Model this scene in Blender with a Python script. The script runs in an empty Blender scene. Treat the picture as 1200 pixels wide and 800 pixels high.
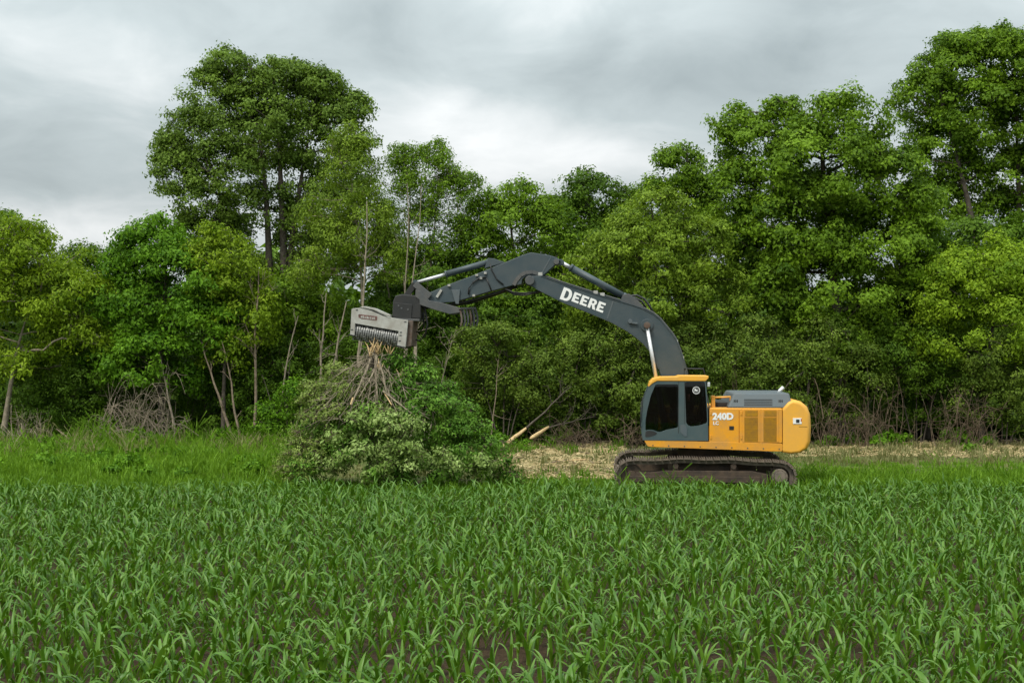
import bpy, bmesh, math, random
import numpy as np
from mathutils import Vector, Matrix

# ------------------------------------------------------------------ camera, sky, sun, exposure
scene = bpy.context.scene
C = scene.collection
R = math.radians
FPX, CAMH, HORY = 1453.0, 3.8, 408.0        # focal length in pixels of a 1200 px frame, eye height, horizon row
cam = bpy.data.cameras.new('camera')
cam.sensor_width = 36.0
cam.lens = FPX / 1200.0 * 36.0
cam.clip_end = 3000.0
cam_o = bpy.data.objects.new('camera', cam)
C.objects.link(cam_o)
cam_o.location = (0, 0, CAMH)
cam_o.rotation_euler = (R(90) + math.atan((HORY - 400.0) / FPX), 0, 0)
scene.camera = cam_o

SUN_EL, SUN_AZ = 52.0, 215.0                # soft light through the cloud from behind the camera, a little left
world = bpy.data.worlds.new('World')
scene.world = world
world.use_nodes = True
wt = world.node_tree
wt.nodes.clear()


def wn(kind, **kw):
    n = wt.nodes.new(kind)
    for k, v in kw.items():
        setattr(n, k, v)
    return n


def wmath(op, a, b=None, clamp=False):
    n = wn('ShaderNodeMath', operation=op)
    n.use_clamp = clamp
    for i, x in enumerate((a, b)):
        if x is None:
            continue
        if isinstance(x, (int, float)):
            n.inputs[i].default_value = x
        else:
            wt.links.new(x, n.inputs[i])
    return n.outputs[0]


w_out = wn('ShaderNodeOutputWorld')
w_bg = wn('ShaderNodeBackground')
w_sky = wn('ShaderNodeTexSky', sky_type='NISHITA', sun_disc=False)
w_sky.sun_elevation = R(SUN_EL)
w_sky.sun_rotation = R(SUN_AZ)
w_sky.dust_density = 4.0
w_tc = wn('ShaderNodeTexCoord')
w_sep = wn('ShaderNodeSeparateXYZ')
wt.links.new(w_tc.outputs['Generated'], w_sep.inputs[0])
dz = wmath('MAXIMUM', w_sep.outputs['Z'], 0.0)
den = wmath('ADD', dz, 0.30)
w_u = wmath('DIVIDE', w_sep.outputs['X'], den)
w_v = wmath('DIVIDE', w_sep.outputs['Y'], den)
w_comb = wn('ShaderNodeCombineXYZ')
wt.links.new(w_u, w_comb.inputs[0])
wt.links.new(w_v, w_comb.inputs[1])


def cloud_noise(scale, detail, rough, off, dist=0.0):
    m = wn('ShaderNodeMapping')
    m.inputs['Location'].default_value = off
    m.inputs['Scale'].default_value = (scale, scale * 0.9, 1)
    wt.links.new(w_comb.outputs[0], m.inputs[0])
    n = wn('ShaderNodeTexNoise')
    n.inputs['Scale'].default_value = 1.0
    n.inputs['Detail'].default_value = detail
    n.inputs['Roughness'].default_value = rough
    n.inputs['Distortion'].default_value = dist
    wt.links.new(m.outputs[0], n.inputs['Vector'])
    return n.outputs['Fac']


big = cloud_noise(1.5, 3.0, 0.5, (3.52, 1.2, 0.0), 0.3)
fine = cloud_noise(4.2, 7.0, 0.55, (7.1, 4.4, 2.0), 0.4)


def sky_patch(px, py, sx, sy, amp):
    """a soft brighter opening in the cloud deck around one direction of the view"""
    ax, az = (px - 600.0) / FPX, (HORY - py) / FPX
    ln = math.sqrt(ax * ax + 1 + az * az)
    cx, cz = ax / ln, az / ln
    a = wmath('DIVIDE', wmath('SUBTRACT', w_sep.outputs['X'], cx), sx / FPX)
    b = wmath('DIVIDE', wmath('SUBTRACT', w_sep.outputs['Z'], cz), sy / FPX)
    r2 = wmath('ADD', wmath('MULTIPLY', a, a), wmath('MULTIPLY', b, b))
    front = wmath('GREATER_THAN', w_sep.outputs['Y'], 0.0)
    return wmath('MULTIPLY', wmath('MULTIPLY', wmath('POWER', 2.718, wmath('MULTIPLY', r2, -1.0)), amp), front)


dens = wmath('ADD', wmath('MULTIPLY', wmath('SUBTRACT', big, 0.5), 0.9), wmath('MULTIPLY', wmath('SUBTRACT', fine, 0.5), 0.75))
for args in ((60, 60, 170, 70, 0.26), (480, 125, 110, 38, 0.20), (620, 185, 130, 36, 0.30), (90, 268, 170, 32, 0.36), (40, 175, 130, 42, -0.05),
             (790, 90, 240, 55, -0.22), (400, 15, 160, 36, -0.16), (1060, 60, 160, 90, -0.10), (180, 30, 60, 30, 0.06)):
    dens = wmath('ADD', dens, sky_patch(*args))
w_ramp = wn('ShaderNodeValToRGB')
w_ramp.color_ramp.elements[0].position = 0.0
w_ramp.color_ramp.elements[0].color = (0.195, 0.228, 0.236, 1)
w_ramp.color_ramp.elements[1].position = 1.0
w_ramp.color_ramp.elements[1].color = (0.60, 0.61, 0.61, 1)
e = w_ramp.color_ramp.elements.new(0.42)
e.color = (0.315, 0.355, 0.362, 1)
wt.links.new(wmath('ADD', wmath('MULTIPLY', dens, 1.12), 0.45, True), w_ramp.inputs[0])
# an overcast sky brightens towards the zenith (CIE overcast: 1 + 2 sin elevation)
cie = wmath('ADD', wmath('MULTIPLY', wmath('MAXIMUM', wmath('SUBTRACT', dz, 0.12), 0.0), 2.7), 1.0)
w_scale = wn('ShaderNodeVectorMath', operation='SCALE')
wt.links.new(w_ramp.outputs[0], w_scale.inputs[0])
wt.links.new(cie, w_scale.inputs['Scale'])
w_skys = wn('ShaderNodeVectorMath', operation='SCALE')
wt.links.new(w_sky.outputs[0], w_skys.inputs[0])
w_skys.inputs['Scale'].default_value = 0.08
w_mix = wn('ShaderNodeMix', data_type='RGBA')
w_mix.inputs['Factor'].default_value = 0.95
wt.links.new(w_skys.outputs[0], w_mix.inputs[6])
wt.links.new(w_scale.outputs[0], w_mix.inputs[7])
wt.links.new(w_mix.outputs[2], w_bg.inputs[0])
w_bg.inputs[1].default_value = 1.0
wt.links.new(w_bg.outputs[0], w_out.inputs[0])

sun = bpy.data.lights.new('sun', 'SUN')
sun.energy = 1.5
sun.angle = R(14)
sun.color = (1.0, 0.94, 0.82)
sun_o = bpy.data.objects.new('sun', sun)
C.objects.link(sun_o)
_d = Vector((math.sin(R(SUN_AZ)) * math.cos(R(SUN_EL)), math.cos(R(SUN_AZ)) * math.cos(R(SUN_EL)), math.sin(R(SUN_EL))))
sun_o.rotation_euler = _d.to_track_quat('Z', 'Y').to_euler()
sun_o.location = (0, 0, 60)

scene.view_settings.view_transform = 'Standard'
scene.view_settings.look = 'None'
scene.view_settings.exposure = 0.72
scene.view_settings.gamma = 1.0
scene.view_settings.use_curve_mapping = False
scene.cycles.max_bounces = 6
scene.cycles.diffuse_bounces = 3
scene.cycles.glossy_bounces = 2
scene.cycles.transmission_bounces = 4
scene.cycles.transparent_max_bounces = 6
scene.cycles.use_denoising = True
scene.cycles.caustics_reflective = False
scene.cycles.caustics_refractive = False


# ------------------------------------------------------------------ helpers
def W(px, py, D):
    """world point that stands D metres away where the photograph shows row py, column px"""
    return Vector(((px - 600.0) / FPX * D, D, CAMH + (HORY - py) / FPX * D))


def tag(o, label=None, cat=None, group=None, kind=None):
    if label:
        o['label'] = label
    if cat:
        o['category'] = cat
    if group:
        o['group'] = group
    if kind:
        o['kind'] = kind
    return o


def empty(name, loc=(0, 0, 0), rz=0.0, parent=None):
    o = bpy.data.objects.new(name, None)
    o.empty_display_size = 0.2
    o.location = loc
    o.rotation_euler = (0, 0, rz)
    o.parent = parent
    C.objects.link(o)
    return o


def link_mesh(name, me, mat=None, parent=None):
    o = bpy.data.objects.new(name, me)
    if mat is not None and not me.materials:
        me.materials.append(mat)
    o.parent = parent
    C.objects.link(o)
    return o


def np_mesh(name, verts, faces, fattr=None, smooth=False):
    """fast mesh from numpy arrays; faces is an (n, k) index array; fattr = {name: per-face floats}"""
    verts = np.asarray(verts, np.float32)
    faces = np.asarray(faces, np.int32)
    n, k = faces.shape
    me = bpy.data.meshes.new(name)
    me.vertices.add(len(verts))
    me.vertices.foreach_set('co', verts.ravel())
    me.loops.add(n * k)
    me.loops.foreach_set('vertex_index', faces.ravel())
    me.polygons.add(n)
    me.polygons.foreach_set('loop_start', np.arange(0, n * k, k, dtype=np.int32))
    try:
        me.polygons.foreach_set('loop_total', np.full(n, k, np.int32))
    except Exception:
        pass
    if fattr:
        for nm, arr in fattr.items():
            a = me.attributes.new(nm, 'FLOAT', 'FACE')
            a.data.foreach_set('value', np.asarray(arr, np.float32))
    me.polygons.foreach_set('use_smooth', np.full(n, smooth, bool))
    me.update(calc_edges=True)
    return me


def nrm(a):
    return a / np.maximum(np.linalg.norm(a, axis=-1, keepdims=True), 1e-9)


# ------------------------------------------------------------------ materials
class NT:
    def __init__(self, name):
        self.m = bpy.data.materials.new(name)
        self.m.use_nodes = True
        self.t = self.m.node_tree
        self.t.nodes.clear()
        self.out = self.n('ShaderNodeOutputMaterial')

    def n(self, kind, **kw):
        x = self.t.nodes.new(kind)
        for k, v in kw.items():
            setattr(x, k, v)
        return x

    def l(self, a, b):
        self.t.links.new(a, b)

    def noise(self, scale, detail=4.0, rough=0.55, coord='Object'):
        tc = self.n('ShaderNodeTexCoord')
        x = self.n('ShaderNodeTexNoise')
        x.inputs['Scale'].default_value = scale
        x.inputs['Detail'].default_value = detail
        x.inputs['Roughness'].default_value = rough
        self.l(tc.outputs[coord], x.inputs['Vector'])
        return x.outputs['Fac']

    def ramp(self, fac, stops):
        x = self.n('ShaderNodeValToRGB')
        els = x.color_ramp.elements
        while len(els) < len(stops):
            els.new(0.5)
        for e_, (p, c) in zip(els, stops):
            e_.position = p
            e_.color = (*c, 1)
        self.l(fac, x.inputs[0])
        return x.outputs[0]

    def mix(self, fac, a, b, mode='MIX'):
        x = self.n('ShaderNodeMix', data_type='RGBA', blend_type=mode)
        for i, s in ((0, fac), (6, a), (7, b)):
            if isinstance(s, (int, float)):
                x.inputs[i].default_value = s
            elif isinstance(s, tuple):
                x.inputs[i].default_value = (*s, 1)
            else:
                self.l(s, x.inputs[i])
        return x.outputs[2]

    def principled(self, color, rough=0.6, metal=0.0, spec=0.5, bump=None, bump_s=0.2, bump_d=0.02):
        p = self.n('ShaderNodeBsdfPrincipled')
        for nm, s in (('Base Color', color), ('Roughness', rough)):
            if isinstance(s, tuple):
                p.inputs[nm].default_value = (*s, 1)
            elif isinstance(s, (int, float)):
                p.inputs[nm].default_value = s
            else:
                self.l(s, p.inputs[nm])
        p.inputs['Metallic'].default_value = metal
        p.inputs['Specular IOR Level'].default_value = spec
        if bump is not None:
            b = self.n('ShaderNodeBump')
            b.inputs['Strength'].default_value = bump_s
            b.inputs['Distance'].default_value = bump_d
            self.l(bump, b.inputs['Height'])
            self.l(b.outputs[0], p.inputs['Normal'])
        return p.outputs[0]

    def done(self, shader):
        self.l(shader, self.out.inputs['Surface'])
        return self.m


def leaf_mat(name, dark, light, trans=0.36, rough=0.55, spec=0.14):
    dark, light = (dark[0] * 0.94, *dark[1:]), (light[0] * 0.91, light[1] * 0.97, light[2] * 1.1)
    t = NT(name)
    at = t.n('ShaderNodeAttribute', attribute_name='tint')
    mid = tuple((a + b) / 2 for a, b in zip(dark, light))
    col = t.ramp(at.outputs['Fac'], [(0.0, dark), (0.5, mid), (1.0, light)])
    p = t.principled(col, rough, 0.0, spec)
    tr = t.n('ShaderNodeBsdfTranslucent')
    t.l(t.mix(1.0, col, (1.0, 1.0, 0.5), 'MULTIPLY'), tr.inputs[0])
    mx = t.n('ShaderNodeMixShader')
    mx.inputs[0].default_value = trans
    t.l(p, mx.inputs[1])
    t.l(tr.outputs[0], mx.inputs[2])
    return t.done(mx.outputs[0])


def paint(name, col, dirt_col, dirt=0.35, rough=0.4, spec=0.5, scale=2.5):
    t = NT(name)
    a = t.noise(scale, 6, 0.6)
    b = t.noise(scale * 9, 4, 0.6)
    f = t.ramp(a, [(0.36, (0, 0, 0)), (0.68, (dirt, dirt, dirt))])
    f2 = t.ramp(b, [(0.5, (0, 0, 0)), (0.8, (dirt * 0.6, dirt * 0.6, dirt * 0.6))])
    c = t.mix(f, col, dirt_col)
    c = t.mix(f2, c, dirt_col)
    rr = t.ramp(a, [(0.3, (rough, rough, rough)), (0.8, (rough + 0.25,) * 3)])
    return t.done(t.principled(c, rr, 0.0, spec, b, 0.05, 0.005))


def bark_mat(name, a, b, scale=6.0):
    t = NT(name)
    n1 = t.noise(scale, 6, 0.65)
    c = t.ramp(n1, [(0.3, a), (0.7, b)])
    return t.done(t.principled(c, 0.9, 0, 0.2, t.noise(scale * 4, 4, 0.6), 0.5, 0.02))


M = {}
M['yellow'] = paint('yellow_paint', (0.78, 0.33, 0.012), (0.34, 0.21, 0.09), 0.5, 0.42)
M['yellow_light'] = paint('yellow_paint_baked_gloss', (0.84, 0.41, 0.04), (0.50, 0.30, 0.10), 0.35, 0.42)  # body yellow made lighter: the counterweight's gloss is put into the colour
M['yellow_mesh'] = paint('dusty_mesh_paint', (0.40, 0.20, 0.012), (0.22, 0.12, 0.04), 0.6, 0.7, 0.2, 9)
M['slate'] = paint('slate_paint', (0.037, 0.058, 0.068), (0.10, 0.105, 0.10), 0.3, 0.42)
M['cab'] = paint('cab_paint', (0.05, 0.082, 0.09), (0.13, 0.13, 0.11), 0.22, 0.38)
M['hood'] = paint('hood_paint', (0.075, 0.098, 0.112), (0.16, 0.15, 0.13), 0.3, 0.5)
M['black'] = paint('black_steel', (0.013, 0.014, 0.014), (0.045, 0.04, 0.035), 0.3, 0.55)
M['worn'] = paint('worn_dark_steel', (0.058, 0.066, 0.07), (0.14, 0.125, 0.11), 0.5, 0.5)
M['track'] = paint('muddy_track_steel', (0.125, 0.105, 0.088), (0.25, 0.20, 0.155), 0.8, 0.8, 0.25, 5)
t = NT('muddy_shoe_steel')
oi_ = t.n('ShaderNodeObjectInfo')
ca_ = t.ramp(t.noise(7, 5, 0.65), [(0.35, (0.085, 0.066, 0.052)), (0.65, (0.23, 0.18, 0.135))])
M['shoe'] = t.done(t.principled(t.mix(oi_.outputs['Random'], ca_, (0.15, 0.12, 0.095)), 0.8, 0.0, 0.3, t.noise(30, 3), 0.4, 0.01))
M['frame'] = paint('muddy_frame_paint', (0.045, 0.036, 0.030), (0.13, 0.09, 0.062), 0.7, 0.8, 0.2, 4)
M['grey'] = paint('pale_grey_paint', (0.45, 0.45, 0.42), (0.22, 0.19, 0.15), 0.65, 0.5, 0.4, 3.5)
M['rust'] = paint('rusty_steel', (0.10, 0.062, 0.045), (0.17, 0.15, 0.13), 0.7, 0.8, 0.2, 6)
t = NT('chrome')
M['chrome'] = t.done(t.principled((0.72, 0.72, 0.72), 0.34, 0.55))
t = NT('worn_bright_steel')
M['steel'] = t.done(t.principled((0.26, 0.26, 0.25), 0.5, 0.5))
t = NT('white_decal')
M['white'] = t.done(t.principled((0.8, 0.8, 0.78), 0.5))
t = NT('red_orange')
M['red'] = t.done(t.principled((0.5, 0.08, 0.03), 0.5))
t = NT('dark_red_decal')
M['darkred'] = t.done(t.principled(t.ramp(t.noise(18, 3), [(0.35, (0.07, 0.035, 0.03)), (0.7, (0.22, 0.1, 0.08))]), 0.6))
t = NT('rubber_hose')
M['rubber'] = t.done(t.principled((0.014, 0.014, 0.014), 0.5))
t = NT('tinted_glass')
tr_ = t.n('ShaderNodeBsdfTransparent')
tr_.inputs[0].default_value = (0.36, 0.40, 0.39, 1)
gl_ = t.n('ShaderNodeBsdfGlossy')
gl_.inputs[0].default_value = (0.9, 0.9, 0.9, 1)
gl_.inputs['Roughness'].default_value = 0.02
fr_ = t.n('ShaderNodeFresnel')
fr_.inputs[0].default_value = 1.45
mx_ = t.n('ShaderNodeMixShader')
t.l(fr_.outputs[0], mx_.inputs[0])
t.l(tr_.outputs[0], mx_.inputs[1])
t.l(gl_.outputs[0], mx_.inputs[2])
M['glass'] = t.done(mx_.outputs[0])

M['bark'] = bark_mat('bark', (0.045, 0.036, 0.028), (0.13, 0.11, 0.085))
M['bark_pale'] = bark_mat('pale_bark', (0.16, 0.13, 0.095), (0.38, 0.32, 0.24))
M['twig'] = bark_mat('brown_twig', (0.07, 0.05, 0.033), (0.20, 0.15, 0.10))
M['bark_dead'] = bark_mat('dead_wood', (0.13, 0.095, 0.065), (0.33, 0.26, 0.19))
M['splinter'] = bark_mat('fresh_splintered_wood', (0.42, 0.27, 0.12), (0.72, 0.54, 0.30), 12)
M['straw'] = bark_mat('dry_wood_chips', (0.30, 0.23, 0.11), (0.64, 0.53, 0.29), 3)

LM = {
    'maple': leaf_mat('leaf_mid_green', (0.052, 0.108, 0.006), (0.245, 0.385, 0.022)),
    'big': leaf_mat('leaf_tall_tree', (0.062, 0.110, 0.012), (0.245, 0.355, 0.045)),
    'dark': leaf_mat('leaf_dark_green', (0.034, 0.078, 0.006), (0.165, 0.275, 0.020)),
    'olive': leaf_mat('leaf_olive', (0.080, 0.138, 0.010), (0.30, 0.41, 0.034)),
    'lime': leaf_mat('leaf_lime', (0.12, 0.21, 0.010), (0.35, 0.48, 0.026)),
    'yellow': leaf_mat('leaf_yellow_green', (0.095, 0.165, 0.006), (0.32, 0.43, 0.022)),
    'bright': leaf_mat('leaf_bright_green', (0.050, 0.13, 0.006), (0.21, 0.39, 0.020)),
    'shrub': leaf_mat('leaf_shrub', (0.046, 0.088, 0.008), (0.235, 0.32, 0.040)),
    'pale': leaf_mat('leaf_pale_underside', (0.16, 0.235, 0.045), (0.37, 0.46, 0.13), 0.2),
    'pile': leaf_mat('leaf_felled', (0.045, 0.12, 0.010), (0.20, 0.36, 0.040), 0.25),
    'wilt': leaf_mat('leaf_wilted', (0.085, 0.13, 0.018), (0.27, 0.33, 0.065), 0.2),
}

# corn leaf: paler and more yellow towards the sheath, a waxy bloom on top
t = NT('corn_leaf')
at_ = t.n('ShaderNodeAttribute', attribute_name='tint')
at2_ = t.n('ShaderNodeAttribute', attribute_name='along')
c1 = t.ramp(at_.outputs['Fac'], [(0.0, (0.048, 0.132, 0.007)), (0.5, (0.082, 0.195, 0.012)), (1.0, (0.138, 0.262, 0.034))])
c2 = t.mix(t.ramp(at2_.outputs['Fac'], [(0.0, (0.75,) * 3), (0.45, (0.0,) * 3)]), c1, (0.15, 0.265, 0.014))
p_ = t.principled(c2, 0.42, 0.0, 0.4)
tl_ = t.n('ShaderNodeBsdfTranslucent')
t.l(t.mix(1.0, c2, (1.0, 1.0, 0.45), 'MULTIPLY'), tl_.inputs[0])
mx_ = t.n('ShaderNodeMixShader')
mx_.inputs[0].default_value = 0.25
t.l(p_, mx_.inputs[1])
t.l(tl_.outputs[0], mx_.inputs[2])
M['corn'] = t.done(mx_.outputs[0])
t = NT('corn_stalk')
M['stalk'] = t.done(t.principled(t.ramp(t.noise(5, 2), [(0.3, (0.10, 0.2, 0.03)), (0.7, (0.17, 0.26, 0.05))]), 0.5))
M['grass'] = leaf_mat('grass_blade', (0.062, 0.145, 0.008), (0.215, 0.36, 0.025), 0.35, 0.55)
M['grass_dry'] = leaf_mat('grass_dry_blade', (0.12, 0.13, 0.03), (0.34, 0.31, 0.13), 0.3, 0.6)

t = NT('field_soil')
n1_ = t.noise(0.8, 5, 0.6)
n2_ = t.noise(14.0, 6, 0.65)
col_ = t.mix(t.ramp(n2_, [(0.35, (0, 0, 0)), (0.7, (1, 1, 1))]), (0.026, 0.017, 0.009), (0.075, 0.050, 0.028))
col_ = t.mix(t.ramp(n1_, [(0.4, (0, 0, 0)), (0.7, (0.5,) * 3)]), col_, (0.06, 0.04, 0.022))
M['soil'] = t.done(t.principled(col_, 0.95, 0, 0.15, n2_, 0.9, 0.05))
t = NT('verge_turf')
n1_ = t.noise(0.35, 5, 0.6)
n2_ = t.noise(9.0, 6, 0.65)
col_ = t.ramp(n2_, [(0.3, (0.05, 0.075, 0.018)), (0.55, (0.09, 0.12, 0.03)), (0.75, (0.16, 0.14, 0.06))])
col_ = t.mix(t.ramp(n1_, [(0.45, (0, 0, 0)), (0.65, (0.7,) * 3)]), col_, (0.17, 0.145, 0.065))
M['turf'] = t.done(t.principled(col_, 0.95, 0, 0.15, n2_, 0.8, 0.06))
t = NT('forest_litter')
n2_ = t.noise(7.0, 6, 0.65)
M['litter'] = t.done(t.principled(t.ramp(n2_, [(0.35, (0.025, 0.022, 0.013)), (0.7, (0.07, 0.055, 0.03))]), 0.95, 0, 0.1, n2_, 0.8, 0.06))


# ------------------------------------------------------------------ ground
def sheet(name, x0, x1, y0, y1, z, mat, nx, ny, bump=0.0, seed=0):
    rng = np.random.default_rng(seed)
    xs, ys = np.linspace(x0, x1, nx), np.linspace(y0, y1, ny)
    X, Y = np.meshgrid(xs, ys)
    Z = np.full_like(X, z)
    if bump:
        Z[1:-1, 1:-1] += rng.normal(0, bump, Z.shape)[1:-1, 1:-1]
    V = np.stack([X, Y, Z], -1).reshape(-1, 3)
    i = np.arange((ny - 1) * (nx - 1))
    r, c = i // (nx - 1), i % (nx - 1)
    a = r * nx + c
    F = np.stack([a, a + 1, a + nx + 1, a + nx], 1)
    o = link_mesh(name, np_mesh(name, V, F, smooth=True), mat)
    return o


tag(sheet('ground', -900, 900, -60, 1500, -0.03, M['litter'], 3, 3), 'dark leaf litter ground under the trees', kind='structure')
tag(sheet('field_soil', -60, 60, -20, 31.6, 0.0, M['soil'], 141, 101, 0.025, 4), 'brown bare soil of the corn field', kind='structure')
tag(sheet('grass_verge', -60, 60, 31.4, 49.5, -0.006, M['turf'], 201, 61, 0.03, 5), 'strip of turf between corn and trees', kind='structure')

# ------------------------------------------------------------------ corn
CORN_ROW, CORN_STEP = 0.62, 0.118


def corn_leaf_geo(rng, length, width, el0, droop, twist, n=7, side=0.0):
    """one leaf: leaves the stalk steeply, arches over, tip hangs; the halves fold up from the midrib"""
    fine_n = 25
    pts = [(0.0, 0.0)]
    el = el0
    for i in range(1, fine_n):
        f = i / (fine_n - 1)
        el -= droop * (0.15 + 2.55 * f * f) / (fine_n - 1)
        x, z = pts[-1]
        pts.append((x + length / (fine_n - 1) * math.cos(el), z + length / (fine_n - 1) * math.sin(el)))
    pts = np.array(pts)
    ff = np.linspace(0, 1, n)
    px_ = np.interp(ff, np.linspace(0, 1, fine_n), pts[:, 0])
    pz_ = np.interp(ff, np.linspace(0, 1, fine_n), pts[:, 1])
    prof = np.interp(ff, np.linspace(0, 1, 7), [0.7, 0.95, 1.0, 0.95, 0.78, 0.46, 0.03])
    V, F = [], []
    for i in range(n):
        j0, j1 = max(0, i - 1), min(n - 1, i + 1)
        tx, tz = px_[j1] - px_[j0], pz_[j1] - pz_[j0]
        l = math.hypot(tx, tz)
        nx, nz = -tz / l, tx / l
        w = width * prof[i] * 0.5
        a = twist * ff[i]
        lift = w * (0.6 - 0.4 * ff[i])
        sd = side * 0.06 * ff[i] ** 2 * length * 2
        for s in (-1, 0, 1):
            up = (lift if s else 0.0) + s * w * math.sin(a)
            V.append((px_[i] + nx * up, sd + s * w * math.cos(a), pz_[i] + nz * up))
    for i in range(n - 1):
        b = i * 3
        F += [(b, b + 3, b + 4, b + 1), (b + 1, b + 4, b + 5, b + 2)]
    return np.array(V), np.array(F), np.repeat(np.linspace(0, 1, n - 1), 2)


crng = np.random.default_rng(11)
LEAFVAR, LEAFLOD = [], []                             # alike leaf shapes shared by the plants
for i in range(14):
    f = i / 13.0                                      # low leaves first: short, wide open; high ones long and steep
    Lf = crng.uniform(0.28, 0.38) + 0.20 * math.sin(math.pi * min(1, f * 0.85 + 0.15))
    args = (Lf, crng.uniform(0.035, 0.050), R(crng.uniform(56, 72) + 15 * f), R(crng.uniform(45, 165) - 25 * f), R(crng.uniform(-60, 60)))
    sd = crng.uniform(-1, 1)
    LEAFVAR.append(corn_leaf_geo(crng, *args, 8, sd))
    LEAFLOD.append((corn_leaf_geo(crng, *args, 5, sd), corn_leaf_geo(crng, *args, 4, sd)))
LEAF_ME = []
for V, F, al in LEAFVAR:
    for tint in (0.15, 0.5, 0.85):
        me = np_mesh('leaf', V, F, {'tint': np.full(len(F), tint), 'along': al}, True)
        me.materials.append(M['corn'])
        LEAF_ME.append(me)


def stalk_geo(h):
    V, F = [], []
    for k, (z, r) in enumerate(((-0.03, 0.014), (h * 0.5, 0.013), (h, 0.006))):
        for j in range(5):
            a = j * 2 * math.pi / 5
            V.append((r * math.cos(a), r * math.sin(a), z))
    for k in range(2):
        for j in range(5):
            F.append((k * 5 + j, k * 5 + (j + 1) % 5, k * 5 + 5 + (j + 1) % 5, k * 5 + 5 + j))
    return np.array(V), np.array(F)


SV, SF = stalk_geo(0.26)
STALK_ME = np_mesh('stalk', SV, SF, None, True)
STALK_ME.materials.append(M['stalk'])

plants = []
ang = R(7.0)
ca, sa = math.cos(ang), math.sin(ang)
row = -40
for row in range(-30, 75):
    v = row * CORN_ROW
    u = -60.0
    wav = crng.uniform(0, 6.28)
    while u < 60:
        u += CORN_STEP * crng.uniform(0.75, 1.3)
        if crng.random() < 0.05:
            continue
        vv = v + 0.06 * math.sin(u * 0.25 + wav) + crng.normal(0, 0.03)
        x, y = u * ca - vv * sa, u * sa + vv * ca
        if y < 9.6 or y > 31.25 + 0.2 * math.sin(x * 0.7) or abs(x) > y * 0.413 + 3.0:
            continue
        # a few thin patches where the stand is poor
        if math.hypot((x + 0.6) / 1.3, (y - 14.3) / 1.0) < 1 and crng.random() < 0.55:
            continue
        if math.hypot((x - 3.2) / 1.2, (y - 14.6) / 0.8) < 1 and crng.random() < 0.4:
            continue
        plants.append((x, y))
plants = np.array(plants)


def plant_leaves(rng):
    """leaf list of one plant: (shape index, tint index, height, azimuth, scale)"""
    az = rng.uniform(0, 2 * math.pi)
    n = rng.integers(6, 8)
    sc = rng.uniform(0.70, 1.12)
    out = []
    for k in range(n):
        f = k / (n - 1)
        s = int(np.clip(round(f * 13 + rng.normal(0, 1.0)), 0, 13))
        out.append((s, int(rng.integers(0, 3)), (0.05 + 0.22 * f) * sc, az + (k % 2) * math.pi + rng.normal(0, 0.35), sc * rng.uniform(0.85, 1.1)))
    return sc, out


in_view = (np.abs(plants[:, 0]) < plants[:, 1] * 0.413) & (HORY + (CAMH - 0.3) / plants[:, 1] * FPX < 800)
order = np.argsort(np.where(in_view, plants[:, 1], 1e6))
near_ids = set(order[:300].tolist())
fV, fF, fT, fA = [], [], [], []
sVs, sFs = [], []
off = soff = 0
for i, (x, y) in enumerate(plants):
    sc, lv = plant_leaves(crng)
    tilt = crng.normal(0, 0.05, 2)
    if i in near_ids:
        root = empty('corn_plant', (x, y, 0.0))
        tag(root, 'young green corn plant in the nearest rows along the bottom edge', 'corn plant', 'corn plants in the nearest rows')
        st = link_mesh('stalk', STALK_ME, None, root)
        st.scale = (sc, sc, sc)
        for s, tn, h, az, ls in lv:
            o = link_mesh('leaf', LEAF_ME[s * 3 + tn], None, root)
            o.location = (0.008 * math.cos(az), 0.008 * math.sin(az), h)
            o.rotation_euler = (tilt[0], tilt[1], az)
            o.scale = (ls, ls, ls)
    else:
        for s, tn, h, az, ls in lv:
            V, F, al = LEAFVAR[s] if y < 15.0 else LEAFLOD[s][0 if y < 19 else 1]
            c_, s_ = math.cos(az), math.sin(az)
            P = V * ls
            Q = np.stack([P[:, 0] * c_ - P[:, 1] * s_ + x, P[:, 0] * s_ + P[:, 1] * c_ + y, P[:, 2] + h], 1)
            fV.append(Q)
            fF.append(F + off)
            off += len(V)
            fT.append(np.full(len(F), (0.15, 0.5, 0.85)[tn]))
            fA.append(al)
me = np_mesh('corn_rows', np.concatenate(fV), np.concatenate(fF), {'tint': np.concatenate(fT), 'along': np.concatenate(fA)}, True)
tag(link_mesh('corn_rows', me, M['corn']), 'dense rows of young green corn reaching back to the grass verge', 'corn', kind='stuff')


# ------------------------------------------------------------------ trees and shrubs
def tube_np(path, radii, sides=6, v0=0):
    path = np.asarray(path, float)
    radii = np.asarray(radii, float)
    n = len(path)
    tan = nrm(np.gradient(path, axis=0))
    ref = np.where(np.abs(tan[:, 2:3]) > 0.9, np.array([[1.0, 0, 0]]), np.array([[0, 0, 1.0]]))
    a = nrm(np.cross(tan, ref))
    b = np.cross(tan, a)
    th = np.arange(sides) * 2 * math.pi / sides
    V = path[:, None, :] + radii[:, None, None] * (np.cos(th)[None, :, None] * a[:, None, :] + np.sin(th)[None, :, None] * b[:, None, :])
    V = V.reshape(-1, 3)
    i = np.arange(n - 1)[:, None] * sides
    j = np.arange(sides)[None, :]
    j2 = (j + 1) % sides
    F = np.stack([i + j, i + j2, i + sides + j2, i + sides + j], -1).reshape(-1, 4) + v0
    return V, F


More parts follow.
